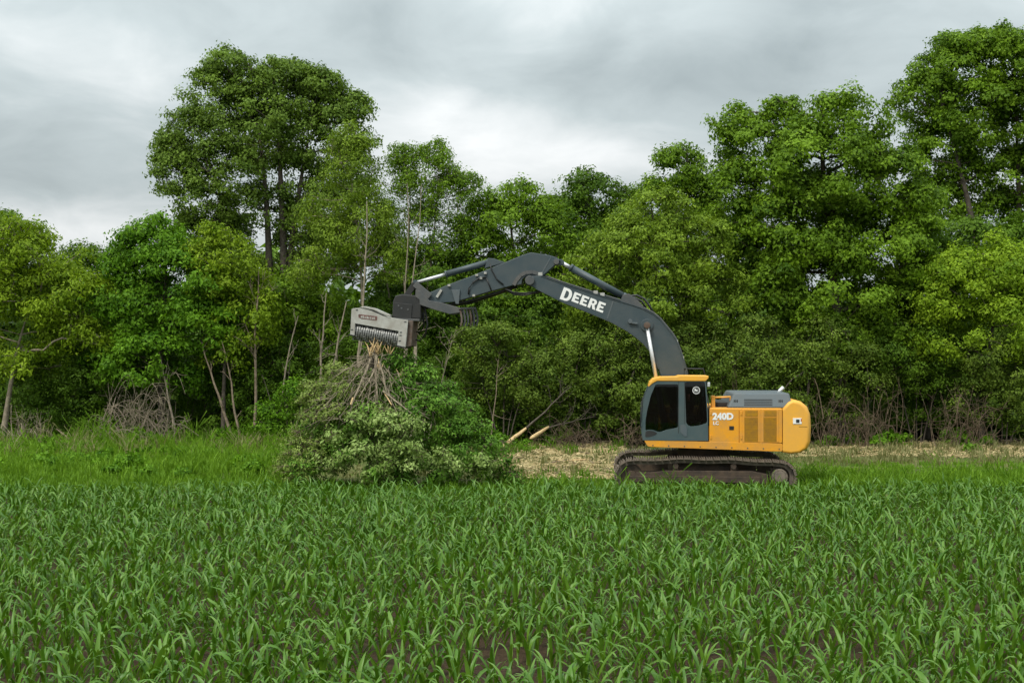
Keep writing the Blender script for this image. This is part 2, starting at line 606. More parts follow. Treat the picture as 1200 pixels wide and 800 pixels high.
class Tubes:
    def __init__(self):
        self.V, self.F, self.n = [], [], 0

    def add(self, path, radii, sides=6):
        V, F = tube_np(path, radii, sides, self.n)
        self.V.append(V)
        self.F.append(F)
        self.n += len(V)

    def twigs(self, A, B, ra, rb):
        """many straight three-sided twigs at once"""
        d = nrm(B - A)
        ref = np.where(np.abs(d[:, 2:3]) > 0.9, np.array([[1.0, 0, 0]]), np.array([[0, 0, 1.0]]))
        a = nrm(np.cross(d, ref))
        b = np.cross(d, a)
        n = len(A)
        rings = []
        for P, r in ((A, ra), (B, rb)):
            for k in range(3):
                t_ = k * 2 * math.pi / 3
                rings.append(P + r * (math.cos(t_) * a + math.sin(t_) * b))
        V = np.stack(rings, 1).reshape(-1, 3)
        i = np.arange(n) * 6 + self.n
        F = np.concatenate([np.stack([i + k, i + (k + 1) % 3, i + 3 + (k + 1) % 3, i + 3 + k], 1) for k in range(3)])
        self.V.append(V)
        self.F.append(F)
        self.n += len(V)

    def build(self, name, mat, parent=None, smooth=True):
        return link_mesh(name, np_mesh(name, np.concatenate(self.V), np.concatenate(self.F), None, smooth), mat, parent)


def leaves_mesh(name, rng, P, outw, L, aspect, tint, up=0.4, droop=0.4):
    n = len(P)
    N = nrm(np.array([0, 0, up]) + outw * np.array([0.7, 0.7, 1.1]) + rng.normal(0, 0.42, (n, 3)))
    T = rng.normal(0, 0.8, (n, 3)) + outw * 0.5 + np.array([0, 0, -droop])
    T = nrm(T - (T * N).sum(1, keepdims=True) * N)
    B = np.cross(N, T)
    ln = (L * rng.uniform(0.65, 1.3, n))[:, None]
    w = ln * aspect * 0.5
    ln = ln * 0.73
    w = ln * aspect * 0.62
    V = np.stack([P - T * ln * 0.42 + B * w, P + T * ln * 0.58 - N * ln * 0.1, P - T * ln * 0.42 - B * w], 1).reshape(-1, 3)
    F = np.arange(3 * n).reshape(-1, 3)
    return np_mesh(name, V, F, {'tint': tint}, False)


def crown_points(rng, lobes, dens, sub_scale, clump_r, gap, flat=0.5):
    """lobes -> boughs (sub-lobes) -> sprays of leaves; returns leaf points, outward directions, tint, bough centres, sprays"""
    P, O, T, subs, sprays = [], [], [], [], []
    for (c, rx, ry, rz) in lobes:
        area = math.pi * rx * rz
        nleaf = int(dens * 1.63 * area)
        rs = float(np.clip(0.34 * math.sqrt(rx * rz), 0.35, 1.25)) * sub_scale
        nsub = max(6, int((1.0 - gap) * 3.9 * rx * rz / rs ** 2))
        d = nrm(rng.normal(0, 1, (nsub, 3)))
        d[:, 2] = np.where(d[:, 2] < -0.72, -d[:, 2], d[:, 2])
        rad = rng.uniform(0.45, 1.0, nsub) ** 0.5
        rad *= 1 + rng.normal(0, 0.10, nsub)
        sc = np.array(c) + d * rad[:, None] * np.array([rx, ry, rz]) * 0.86
        ncl = 10
        per = max(8, int(nleaf / (nsub * ncl)))
        rsub = rs * rng.uniform(0.6, 1.15, nsub)
        dd = nrm(rng.normal(0, 1, (nsub, ncl, 3)) + np.array([0, 0, 0.25]) + 0.5 * d[:, None, :])
        cl = sc[:, None, :] + dd * (rng.uniform(0.35, 1.0, (nsub, ncl, 1)) * rsub[:, None, None]) * np.array([1.08, 1.08, flat])
        cl = cl.reshape(-1, 3)
        ctint = rng.normal(0.5, 0.17, nsub).repeat(ncl) + rng.normal(0, 0.14, nsub * ncl)
        q = nrm(rng.normal(0, 1, (len(cl), per, 3))) * rng.random((len(cl), per, 1)) ** 0.45 * 1.75 * np.array([1, 1, 0.45]) * clump_r * rng.uniform(0.7, 1.25, (len(cl), 1, 1))
        # a spray sags away from its bough
        q[:, :, 2] -= 0.35 * (q[:, :, 0] ** 2 + q[:, :, 1] ** 2) / max(clump_r, 0.05)
        p = (cl[:, None, :] + q).reshape(-1, 3)
        ow = nrm(p - np.array(c)) * 0.35 + nrm(p - np.repeat(sc.repeat(ncl, 0), per, 0)) * 0.9
        P.append(p)
        O.append(ow)
        T.append(np.clip(np.repeat(ctint, per) + rng.normal(0, 0.12, len(p)), 0, 1))
        subs.append(sc)
        sprays.append((np.repeat(sc, ncl, 0), cl))
    return np.concatenate(P), np.concatenate(O), np.concatenate(T), np.concatenate(subs), (np.concatenate([s[0] for s in sprays]), np.concatenate([s[1] for s in sprays]))


def curve3(a, b, c, n):
    t_ = np.linspace(0, 1, n)[:, None]
    return (1 - t_) ** 2 * a + 2 * t_ * (1 - t_) * b + t_ ** 2 * c


def make_tree(name, label, cat, species, D, base_px, lobes_px, r0=0.16, leaf=0.17, aspect=0.62, dens=430, gap=0.2, sub=1.0, clump=0.22, seed=0,
              trunks=None, bark='bark', group=None, depth=0.85, up=0.4, droop=0.4, ground=0.0, flat=0.82):
    """lobes_px: (column, row, half width, half height, depth offset) of each lobe of the crown, in photograph pixels at distance D"""
    rng = np.random.default_rng(1000 + seed)
    s = D / FPX
    base = W(base_px, HORY, D)
    base = np.array((base.x, D, ground))
    root = empty(name, tuple(base))
    tag(root, label, cat, group)
    lobes = []
    for lb in lobes_px:
        c = W(lb[0], lb[1], D)
        dy = lb[4] if len(lb) > 4 else 0.0
        lobes.append((np.array((c.x - base[0], dy, c.z - base[2])), lb[2] * s, max(lb[2] * s, 0.6) * depth, lb[3] * s))
    P, O, T, subs, (sa_, sb_) = crown_points(rng, lobes, dens, sub * 0.92, clump * 1.15, gap, flat)
    keep = P[:, 2] > 0.05
    me = leaves_mesh('crown', rng, P[keep], O[keep], leaf, aspect, T[keep], up, droop)
    cr = link_mesh('crown', me, LM[species], root)
    cr['kind'] = 'stuff'
    # trunk(s), limbs to every bough, twigs to every spray
    tb = Tubes()
    top = max(l[0][2] + 0.45 * l[3] for l in lobes)
    cen = sum(l[0] * (l[1] * l[3]) for l in lobes) / sum(l[1] * l[3] for l in lobes)
    if trunks is None:
        trunks = [((0, 0), (cen[0], cen[1]), top)]
    paths = []
    for (b0, t0, h) in trunks:
        n = 9
        z = np.linspace(-0.15, h, n)
        f = (z - z[0]) / (h - z[0])
        x = b0[0] + (t0[0] - b0[0]) * f ** 1.3 + 0.05 * h * 0.35 * np.sin(f * 5 + rng.uniform(0, 6)) * f
        y = b0[1] + (t0[1] - b0[1]) * f ** 1.3 + 0.05 * h * 0.35 * np.sin(f * 4 + rng.uniform(0, 6)) * f
        rr = r0 * (1 - 0.85 * f) * (1 + 0.35 * np.exp(-f * 22))
        path = np.stack([x, y, z], 1)
        paths.append((path, rr))
        tb.add(path, rr, 8)
    nodes, par, rad_n, plen = [], [], [], []
    for path, rr in paths:
        for f in np.linspace(0.28, 1.0, 14):
            i = f * (len(path) - 1)
            j = min(int(i), len(path) - 2)
            nodes.append(path[j] + (path[j + 1] - path[j]) * (i - j))
            rad_n.append(rr[j] + (rr[j + 1] - rr[j]) * (i - j))
            par.append(-1)
            plen.append(0.0)
    ntr = len(nodes)
    nod = np.array(nodes)
    dist = np.array([np.min(np.linalg.norm(nod - sc, axis=1)) for sc in subs])
    seq = np.argsort(dist)
    links = []
    for k in seq:
        sc = subs[k]
        dv_ = sc - nod
        dl = np.linalg.norm(dv_, axis=1)
        cost = dl + 0.35 * np.array(plen) + 1.2 * np.maximum(0, -dv_[:, 2]) + 0.3 * np.abs(dl - 1.2) * (dl < 0.5)
        p = int(np.argmin(cost))
        nod = np.vstack([nod, sc])
        par.append(p)
        plen.append(plen[p] + dl[p])
        links.append((p, len(nod) - 1))
    cnt = np.ones(len(nod))
    for p, c_ in reversed(links):
        if p >= ntr:
            cnt[p] += cnt[c_]
    for p, c_ in links:
        a, e_ = nod[p], nod[c_]
        ra = 0.014 * math.sqrt(cnt[c_] + 0.6)
        if p < ntr:
            ra = min(ra * 1.1, max(rad_n[p] * 0.8, 0.015))
        ln = np.linalg.norm(e_ - a)
        mid = (a + e_) / 2 + rng.normal(0, 0.11, 3) * ln + np.array([0, 0, 0.06 * ln])
        tb.add(curve3(a, mid, e_, 4), np.linspace(ra, max(0.008, ra * 0.7), 4), 4 if ra > 0.03 else 3)
    tw = rng.random(len(sa_)) < 0.2
    tb.twigs(sa_[tw], sb_[tw], 0.010, 0.004)
    tb.build('trunk', M[bark], root)
    return root


# --- the trees, from the left edge of the photograph to the right; rows are photograph rows
make_tree('tall_tree', 'very tall broad-crowned tree rising above all others on the left', 'tree', 'big', 54.0, 326,
          [(300, 140, 80, 62, 0), (255, 118, 56, 54, 0.6), (340, 118, 56, 48, 0.3), (225, 165, 46, 48, 0), (385, 160, 50, 60, 0.3), (262, 76, 38, 24, 0.4), (330, 86, 40, 22, 0.3),
           (375, 100, 32, 24, 0.2), (212, 205, 36, 42, -0.3), (240, 235, 44, 44, -0.5), (270, 200, 50, 46, -0.8), (405, 205, 36, 46, 0), (385, 250, 46, 46, -0.5), (330, 200, 50, 44, 0.9),
           (228, 275, 36, 28, 0), (265, 275, 30, 34, 0.5), (375, 295, 40, 32, 0.3), (310, 160, 70, 60, 1.8), (412, 125, 26, 22, 0.2), (200, 175, 24, 24, 0), (305, 245, 56, 36, 0.2), (268, 305, 50, 34, 0), (345, 262, 40, 36, 0.8), (350, 310, 40, 26, 0.6)],
          r0=0.30, leaf=0.15, aspect=0.75, dens=340, gap=0.22, sub=0.72, clump=0.21, seed=1, flat=0.85,
          trunks=[((0, 0), (-1.0, 0.2), 13.5), ((0.15, 0.1), (1.1, 0.3), 13.0), ((-0.15, 0), (-2.4, -0.3), 10.5), ((0.2, 0), (0.2, 0.1), 14.8)])
make_tree('slender_tree', 'slender airy tree with fine leaves and bare stems above the mulcher', 'tree', 'maple', 51.0, 482,
          [(500, 205, 40, 40, 0), (472, 230, 36, 50, 0), (530, 235, 38, 46, 0), (500, 275, 56, 46, 0.4), (548, 218, 16, 18, 0), (468, 188, 14, 22, 0), (508, 176, 20, 14, 0)],
          r0=0.09, leaf=0.15, aspect=0.42, dens=330, gap=0.3, sub=0.7, clump=0.22, seed=2, bark='bark_pale',
          trunks=[((0, 0), (-0.25, 0), 11.0), ((0.1, 0), (1.1, 0.1), 11.2), ((-0.15, 0), (-1.3, 0), 9.2)])
make_tree('feathery_tree', 'olive green feathery tree with one pale straight stem left of the mulcher', 'tree', 'olive', 48.6, 427,
          [(415, 210, 34, 64, 0), (428, 270, 46, 50, -0.2), (392, 295, 42, 46, 0), (452, 300, 30, 44, 0.2), (408, 165, 22, 26, 0), (375, 250, 24, 30, 0), (420, 270, 50, 60, 1.4), (360, 320, 26, 26, 0.4)],
          r0=0.10, leaf=0.15, aspect=0.45, dens=480, gap=0.18, clump=0.23, seed=3, bark='bark_pale', droop=0.8, trunks=[((0, 0), (-0.4, 0), 10.5)])
make_tree('layered_tree', 'mid green layered tree behind the top of the boom, left of centre', 'tree', 'maple', 52.0, 605,
          [(600, 262, 58, 36, 0), (560, 285, 44, 42, 0), (640, 285, 42, 48, 0), (608, 228, 26, 18, 0), (590, 335, 66, 50, 0.4), (570, 240, 22, 20, 0), (640, 245, 20, 16, 0)],
          r0=0.16, leaf=0.19, aspect=0.5, dens=400, gap=0.18, clump=0.25, seed=4, droop=0.7)
make_tree('dark_round_tree', 'dark green tree whose rounded top stands mid-skyline behind the boom', 'tree', 'dark', 55.0, 700,
          [(695, 225, 40, 32, 0), (662, 262, 40, 46, 0), (730, 252, 32, 42, 0), (698, 290, 60, 46, 0.2), (640, 320, 46, 46, 0), (745, 300, 40, 50, 0)],
          r0=0.2, leaf=0.19, aspect=0.6, dens=430, gap=0.16, clump=0.24, seed=5)
make_tree('upright_tree', 'upright mid green tree just left of the big right-hand tree', 'tree', 'maple', 54.0, 800,
          [(790, 208, 38, 36, 0), (815, 240, 36, 52, 0), (765, 245, 32, 42, 0), (800, 182, 24, 14, 0), (830, 290, 44, 64, 0), (780, 300, 46, 50, 0.3)],
          r0=0.2, leaf=0.18, aspect=0.62, dens=430, gap=0.16, clump=0.24, seed=6)
make_tree('pale_round_tree', 'light yellowish green rounded tree directly above the boom', 'tree', 'olive', 48.8, 770,
          [(760, 300, 74, 54, 0), (718, 278, 46, 36, 0.2), (812, 290, 52, 50, 0), (770, 248, 52, 30, 0.3), (698, 318, 44, 34, 0), (832, 345, 50, 46, 0), (770, 360, 66, 44, -0.3), (700, 355, 46, 36, 0.2)],
          r0=0.17, leaf=0.17, aspect=0.5, dens=470, gap=0.16, clump=0.24, seed=7, droop=0.7)
make_tree('broad_tree', 'largest dense bright green tree on the right, behind the excavator', 'tree', 'maple', 50.0, 985,
          [(960, 200, 90, 62, 0), (888, 178, 54, 50, 0.8), (1030, 215, 72, 58, 0.2), (990, 140, 66, 38, 0.4), (930, 270, 80, 62, -0.3), (1040, 285, 70, 64, 0),
           (970, 335, 104, 56, -0.3), (866, 232, 38, 50, 0.6), (866, 140, 28, 24, 1), (920, 125, 32, 18, 1), (1078, 250, 36, 46, 0), (900, 350, 56, 50, 0.2), (1050, 370, 60, 50, 0.2), (985, 400, 80, 40, 0), (940, 250, 80, 70, 1.8), (1020, 300, 80, 70, 1.8), (900, 310, 60, 60, 1.6)],
          r0=0.3, leaf=0.185, aspect=0.66, dens=430, gap=0.14, sub=0.9, clump=0.24, seed=8)
make_tree('tall_tree', 'tall open tree cut off by the right edge, leaning dark trunk visible', 'tree', 'maple', 56.0, 1172,
          [(1130, 85, 58, 48, 0), (1190, 75, 60, 42, 0), (1088, 112, 46, 40, 0.3), (1160, 140, 76, 50, 0), (1220, 140, 60, 60, 0), (1108, 168, 48, 44, 0.4), (1200, 210, 60, 46, 0.4), (1250, 220, 50, 70, 0), (1135, 205, 34, 36, 0.6), (1120, 58, 34, 24, 0), (1165, 50, 40, 22, 0), (1180, 250, 46, 40, 1.0), (1110, 235, 40, 46, 1.0), (1225, 60, 40, 30, 0)],
          r0=0.3, leaf=0.18, aspect=0.72, dens=430, gap=0.2, sub=0.8, clump=0.24, seed=9, trunks=[((0, 0), (-2.4, 0), 14.5), ((0.6, 0), (1.2, 0.3), 15.0)])
make_tree('lime_green_tree', 'low lime green bushy tree at the right edge under the tall tree', 'tree', 'lime', 48.5, 1150,
          [(1150, 325, 66, 46, 0), (1110, 345, 46, 46, 0), (1190, 350, 56, 60, 0), (1240, 330, 60, 60, 0), (1150, 390, 88, 44, -0.2), (1125, 310, 30, 20, 0), (1180, 300, 34, 20, 0.2)],
          r0=0.13, leaf=0.17, aspect=0.55, dens=470, gap=0.14, clump=0.24, seed=10)
make_tree('yellow_green_tree', 'yellow-green layered tree at the left edge with a leaning tan trunk', 'tree', 'yellow', 47.6, 2,
          [(40, 310, 66, 38, 0), (-20, 290, 60, 60, 0), (70, 345, 60, 40, 0), (20, 370, 66, 44, -0.3), (92, 390, 46, 28, 0), (30, 272, 34, 18, 0), (40, 425, 66, 26, 0)],
          r0=0.15, leaf=0.21, aspect=0.42, dens=390, gap=0.2, sub=0.9, clump=0.27, seed=11, bark='bark_pale', droop=0.7, trunks=[((0, 0), (1.0, 0), 5.2)])
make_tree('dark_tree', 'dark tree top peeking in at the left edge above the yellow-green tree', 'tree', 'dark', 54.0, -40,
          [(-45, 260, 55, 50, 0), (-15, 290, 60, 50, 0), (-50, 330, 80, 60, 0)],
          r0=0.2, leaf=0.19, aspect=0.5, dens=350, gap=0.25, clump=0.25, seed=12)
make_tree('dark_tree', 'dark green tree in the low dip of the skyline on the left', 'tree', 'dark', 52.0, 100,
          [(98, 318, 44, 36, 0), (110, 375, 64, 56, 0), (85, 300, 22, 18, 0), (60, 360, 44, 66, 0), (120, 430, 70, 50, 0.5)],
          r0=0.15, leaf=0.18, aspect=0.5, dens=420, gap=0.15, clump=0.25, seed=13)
make_tree('bright_tree', 'vivid green leafy tree in front of the tall tree, on the left', 'tree', 'bright', 48.2, 190,
          [(175, 292, 46, 38, 0), (205, 330, 68, 52, 0), (160, 360, 48, 56, 0), (188, 266, 28, 16, 0), (235, 380, 60, 54, -0.2), (180, 425, 76, 46, -0.2), (142, 310, 24, 34, 0)],
          r0=0.15, leaf=0.2, aspect=0.55, dens=430, gap=0.16, sub=0.95, clump=0.25, seed=14, droop=0.6)
make_tree('light_tree', 'lighter green small tree beside the foot of the tall tree', 'tree', 'yellow', 47.8, 262,
          [(255, 298, 46, 24, 0), (282, 330, 36, 34, 0), (240, 325, 38, 30, 0), (285, 378, 44, 44, 0.2), (250, 275, 24, 12, 0), (265, 415, 40, 30, 0.3)],
          r0=0.10, leaf=0.18, aspect=0.5, dens=430, gap=0.18, clump=0.24, seed=15, droop=0.6)
make_tree('shady_tree', 'shaded green tree filling the gap under the tall tree', 'tree', 'maple', 51.0, 345,
          [(340, 360, 58, 44, 0), (310, 405, 64, 60, 0), (370, 395, 56, 64, 0.2), (290, 365, 36, 40, 0.4)],
          r0=0.12, leaf=0.18, aspect=0.55, dens=430, gap=0.15, clump=0.25, seed=16)
make_tree('leafy_tree', 'dark leafy tree behind the stick of the excavator', 'tree', 'dark', 51.5, 540,
          [(520, 330, 64, 56, 0), (470, 380, 66, 66, 0), (560, 385, 66, 50, 0), (640, 380, 70, 46, 0), (700, 390, 66, 54, 0), (520, 420, 70, 50, 0.3)],
          r0=0.13, leaf=0.18, aspect=0.55, dens=420, gap=0.15, clump=0.25, seed=17)
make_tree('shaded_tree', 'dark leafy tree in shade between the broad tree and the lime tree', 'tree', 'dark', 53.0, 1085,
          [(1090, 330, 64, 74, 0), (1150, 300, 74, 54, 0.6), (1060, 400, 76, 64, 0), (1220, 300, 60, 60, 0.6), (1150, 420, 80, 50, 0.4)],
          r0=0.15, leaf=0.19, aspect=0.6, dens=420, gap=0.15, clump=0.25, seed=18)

# --- shrubs of the wood's edge
SHRUBS = [
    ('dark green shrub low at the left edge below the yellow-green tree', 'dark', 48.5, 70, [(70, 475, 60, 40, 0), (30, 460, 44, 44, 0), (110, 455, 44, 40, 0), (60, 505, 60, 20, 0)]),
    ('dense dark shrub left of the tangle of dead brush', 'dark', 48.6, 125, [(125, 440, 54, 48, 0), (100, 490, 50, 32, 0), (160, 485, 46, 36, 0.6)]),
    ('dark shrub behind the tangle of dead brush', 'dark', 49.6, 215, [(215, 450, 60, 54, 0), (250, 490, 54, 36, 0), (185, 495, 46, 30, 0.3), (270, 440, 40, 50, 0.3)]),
    ('bright young green sapling bush left of the brush pile', 'bright', 46.5, 335, [(335, 472, 26, 28, 0), (316, 490, 26, 20, 0), (354, 462, 20, 22, 0), (335, 505, 30, 14, 0)]),
    ('shaded shrub between the bare stems and the brush pile', 'dark', 49.0, 335, [(300, 455, 44, 54, 0), (345, 440, 54, 54, 0.3), (320, 500, 54, 24, 0)]),
    ('shaded shrub right behind the splintered stems', 'dark', 49.2, 440, [(420, 450, 58, 64, 0), (480, 460, 58, 64, 0), (450, 400, 64, 44, 0.3), (530, 470, 46, 50, 0.3)]),
    ('pale olive shrub under the comb of the thumb', 'shrub', 47.6, 590, [(590, 412, 46, 38, 0), (558, 402, 34, 24, 0), (628, 440, 40, 44, 0.2), (565, 445, 34, 34, 0.4), (610, 470, 46, 32, 0.6)]),
    ('olive shrub below the lettering on the boom', 'shrub', 48.2, 685, [(682, 425, 52, 46, 0), (722, 450, 44, 50, 0), (655, 460, 44, 36, 0.3), (735, 405, 32, 34, 0.2), (690, 480, 56, 26, 0.5)]),
    ('green shrub directly behind the cab', 'shrub', 48.4, 790, [(790, 425, 50, 56, 0), (757, 475, 44, 42, 0), (830, 415, 46, 54, 0.2), (800, 480, 60, 36, 0.3)]),
    ('green shrub behind the engine hood', 'shrub', 48.0, 880, [(866, 425, 50, 40, 0), (912, 448, 44, 46, 0), (850, 465, 44, 40, 0.2), (890, 395, 40, 30, 0.2), (900, 485, 50, 32, 0.3)]),
    ('leafy shrub just right of the counterweight', 'shrub', 48.3, 985, [(966, 405, 50, 40, 0), (1004, 440, 44, 44, 0), (945, 460, 38, 40, 0.2), (985, 480, 40, 30, 0.6)]),
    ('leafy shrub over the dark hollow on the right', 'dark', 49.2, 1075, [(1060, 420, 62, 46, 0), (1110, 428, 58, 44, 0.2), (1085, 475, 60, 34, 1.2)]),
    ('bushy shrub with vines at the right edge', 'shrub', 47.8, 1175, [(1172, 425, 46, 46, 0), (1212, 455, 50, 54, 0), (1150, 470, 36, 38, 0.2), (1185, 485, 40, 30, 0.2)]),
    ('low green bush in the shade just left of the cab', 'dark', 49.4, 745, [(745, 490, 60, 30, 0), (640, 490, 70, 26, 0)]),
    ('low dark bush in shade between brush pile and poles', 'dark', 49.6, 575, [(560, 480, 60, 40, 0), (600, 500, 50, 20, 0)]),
]
for k, (lab, sp, D, bp, lb) in enumerate(SHRUBS):
    hs = 1.0 + 0.35 * math.sin(k * 2.4)
    make_tree('shrub', lab, 'shrub', sp, D, bp, lb, r0=0.04, leaf=0.14, aspect=0.52, dens=480, gap=0.12, clump=0.2, seed=50 + k, group='shrubs along the edge of the wood',
              trunks=[((-0.2, 0), (-0.9, 0.1), 2.2 * hs), ((0, 0.1), (0.1, 0.3), 2.6 * hs), ((0.2, 0), (0.9, -0.1), 2.0 * hs), ((0.1, -0.1), (0.4, 0.5), 1.8)])

# --- deeper wood that closes the view between the trunks (a mass nobody could count)
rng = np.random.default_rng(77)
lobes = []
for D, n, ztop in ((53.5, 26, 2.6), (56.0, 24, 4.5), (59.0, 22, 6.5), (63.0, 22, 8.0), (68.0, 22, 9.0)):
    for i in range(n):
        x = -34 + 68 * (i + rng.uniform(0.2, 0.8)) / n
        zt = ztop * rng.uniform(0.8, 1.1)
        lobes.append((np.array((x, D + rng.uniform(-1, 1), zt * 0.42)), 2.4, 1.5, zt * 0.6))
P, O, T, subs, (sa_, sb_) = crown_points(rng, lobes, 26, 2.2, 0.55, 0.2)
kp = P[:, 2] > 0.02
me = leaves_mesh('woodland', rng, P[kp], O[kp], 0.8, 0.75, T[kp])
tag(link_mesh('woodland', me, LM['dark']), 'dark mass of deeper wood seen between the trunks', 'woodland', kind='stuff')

# ------------------------------------------------------------------ excavator
YAW = R(4.5)
EX = Vector((5.2, 33.9, 0.0))
CY, SY = math.cos(YAW), math.sin(YAW)


def PP(px, py, v):
    """machine coordinates (u to the rear, z up) of a photograph point on the plane v of the machine"""
    k = (px - 600.0) / FPX
    u = (k * (EX.y + v * CY) - EX.x - v * SY) / (CY + k * SY)
    Y = EX.y - u * SY + v * CY
    return (u, CAMH + (HORY - py) / FPX * Y)


def PPs(pts, v):
    return [PP(a, b, v) for a, b in pts]


def poly_fix(bm):
    bmesh.ops.recalc_face_normals(bm, faces=bm.faces[:])


class Part:
    """collects shapes in machine coordinates and links them as one mesh"""

    def __init__(self):
        self.bm = bmesh.new()

    def prism(self, pts, v0, v1, inset=0.0):
        bm = self.bm
        a = [bm.verts.new((p[0], v0, p[1])) for p in pts]
        b = [bm.verts.new((p[0], v1, p[1])) for p in pts]
        fs = [bm.faces.new(a), bm.faces.new(b[::-1])]
        n = len(pts)
        for i in range(n):
            fs.append(bm.faces.new((a[i], b[i], b[(i + 1) % n], a[(i + 1) % n])))
        return fs

    def box(self, u0, u1, v0, v1, z0, z1):
        return self.prism([(u0, z0), (u1, z0), (u1, z1), (u0, z1)], v0, v1)

    def bar(self, p, q, w, h, up=(0, 0, 1)):
        """rectangular bar between two 3D points, w along the machine's width, h across"""
        p, q = Vector(p), Vector(q)
        d = (q - p).normalized()
        s = Vector((0, 1, 0)) if abs(d.y) < 0.9 else Vector((1, 0, 0))
        n = d.cross(s).normalized()
        s = n.cross(d).normalized()
        bm = self.bm
        vs = []
        for c in (p, q):
            for a, b in ((-1, -1), (1, -1), (1, 1), (-1, 1)):
                vs.append(bm.verts.new(c + s * (a * w / 2) + n * (b * h / 2)))
        for f in ((0, 1, 2, 3), (7, 6, 5, 4), (0, 4, 5, 1), (1, 5, 6, 2), (2, 6, 7, 3), (3, 7, 4, 0)):
            bm.faces.new([vs[i] for i in f])

    def cyl(self, p, q, r, r2=None, seg=18, cap=True):
        p, q = Vector(p), Vector(q)
        d = (q - p).normalized()
        s = Vector((0, 0, 1)) if abs(d.z) < 0.9 else Vector((1, 0, 0))
        a = d.cross(s).normalized()
        b = d.cross(a)
        r2 = r if r2 is None else r2
        bm = self.bm
        A = [bm.verts.new(p + (a * math.cos(t_) + b * math.sin(t_)) * r) for t_ in [i * 2 * math.pi / seg for i in range(seg)]]
        B = [bm.verts.new(q + (a * math.cos(t_) + b * math.sin(t_)) * r2) for t_ in [i * 2 * math.pi / seg for i in range(seg)]]
        for i in range(seg):
            f = bm.faces.new((A[i], A[(i + 1) % seg], B[(i + 1) % seg], B[i]))
            f.smooth = True
        if cap:
            bm.faces.new(A[::-1])
            bm.faces.new(B)

    def tube(self, path, r, seg=8):
        V, F = tube_np([tuple(p) for p in path], [r] * len(path), seg)
        vs = [self.bm.verts.new(v) for v in V]
        for f in F:
            g = self.bm.faces.new([vs[i] for i in f])
            g.smooth = True
        self.bm.faces.new(vs[:seg][::-1])
        self.bm.faces.new(vs[-seg:])

    def build(self, name, mat, parent, bevel=0.0, seg=2):
        bm = self.bm
        poly_fix(bm)
        if bevel:
            es = [e for e in bm.edges if len(e.link_faces) == 2 and not (e.link_faces[0].smooth and e.link_faces[1].smooth) and e.calc_face_angle(0) > R(28)]
            try:
                bmesh.ops.bevel(bm, geom=es, offset=bevel, segments=seg, affect='EDGES', profile=0.6, clamp_overlap=True)
            except Exception:
                pass
        me = bpy.data.meshes.new(name)
        bm.to_mesh(me)
        bm.free()
        return link_mesh(name, me, M[mat] if isinstance(mat, str) else mat, parent)


def flat_curve(name, loops, v0, v1, mat, parent, rounds=None):
    """a plate in the machine's side plane from closed outlines (inner ones become holes)"""
    cu = bpy.data.curves.new(name, 'CURVE')
    cu.dimensions = '2D'
    cu.fill_mode = 'BOTH'
    cu.extrude = abs(v1 - v0) / 2
    for lp in loops:
        sp = cu.splines.new('POLY')
        sp.points.add(len(lp) - 1)
        for p, (a, b) in zip(sp.points, lp):
            p.co = (a, b, 0, 1)
        sp.use_cyclic_u = True
    return curve_to_part(cu, name, mat, parent, (v0 + v1) / 2)


def curve_to_part(cu, name, mat, parent, vmid, xf=None):
    ob = bpy.data.objects.new(name + '_tmp', cu)
    C.objects.link(ob)
    dg = bpy.context.evaluated_depsgraph_get()
    me = bpy.data.meshes.new_from_object(ob.evaluated_get(dg))
    bpy.data.objects.remove(ob)
    bm = bmesh.new()
    bm.from_mesh(me)
    for v in bm.verts:
        x, y, z = v.co
        if xf:
            x, y = xf(x, y)
        v.co = (x, z + vmid, y)
    bmesh.ops.remove_doubles(bm, verts=bm.verts[:], dist=1e-5)
    poly_fix(bm)
    bm.to_mesh(me)
    bm.free()
    me.materials.clear()
    me.name = name
    return link_mesh(name, me, M[mat], parent)


def rounded(pts, r, n=4):
    """polygon with its corners rounded off"""
    out = []
    m = len(pts)
    for i in range(m):
        p0, p1, p2 = (Vector(pts[(i + k) % m]) for k in (-1, 0, 1))
        a, b = p0 - p1, p2 - p1
        rr = min(r, a.length * 0.45, b.length * 0.45)
        A, B = p1 + a.normalized() * rr, p1 + b.normalized() * rr
        for k in range(n + 1):
            t_ = k / n
            q = (1 - t_) ** 2 * A + 2 * t_ * (1 - t_) * p1 + t_ ** 2 * B
            out.append((q.x, q.y))
    return out


def lettering(name, body, size, bold, p0, p1, v, mat, parent, shear=0.0, width=1.0):
    """flat lettering whose baseline runs from p0 to p1 in the machine's side plane"""
    cu = bpy.data.curves.new(name, 'FONT')
    cu.body = body
    cu.size = size
    cu.offset = bold
    cu.extrude = 0.003
    cu.shear = shear
    cu.resolution_u = 3
    d = (Vector(p1) - Vector(p0)).normalized()
    n = Vector((-d.y, d.x))

    def xf(x, y):
        q = Vector(p0) + d * (x * width) + n * y
        return q.x, q.y
    return curve_to_part(cu, name, mat, parent, v, xf)


ex = empty('excavator', tuple(EX), -YAW)
tag(ex, 'yellow and slate grey tracked excavator with raised boom working at the wood edge', 'excavator')

# ---- undercarriage
ui, us, zc, RT = PP(740, 556, -1.55)[0], PP(914, 555, -1.55)[0], 0.46, 0.385


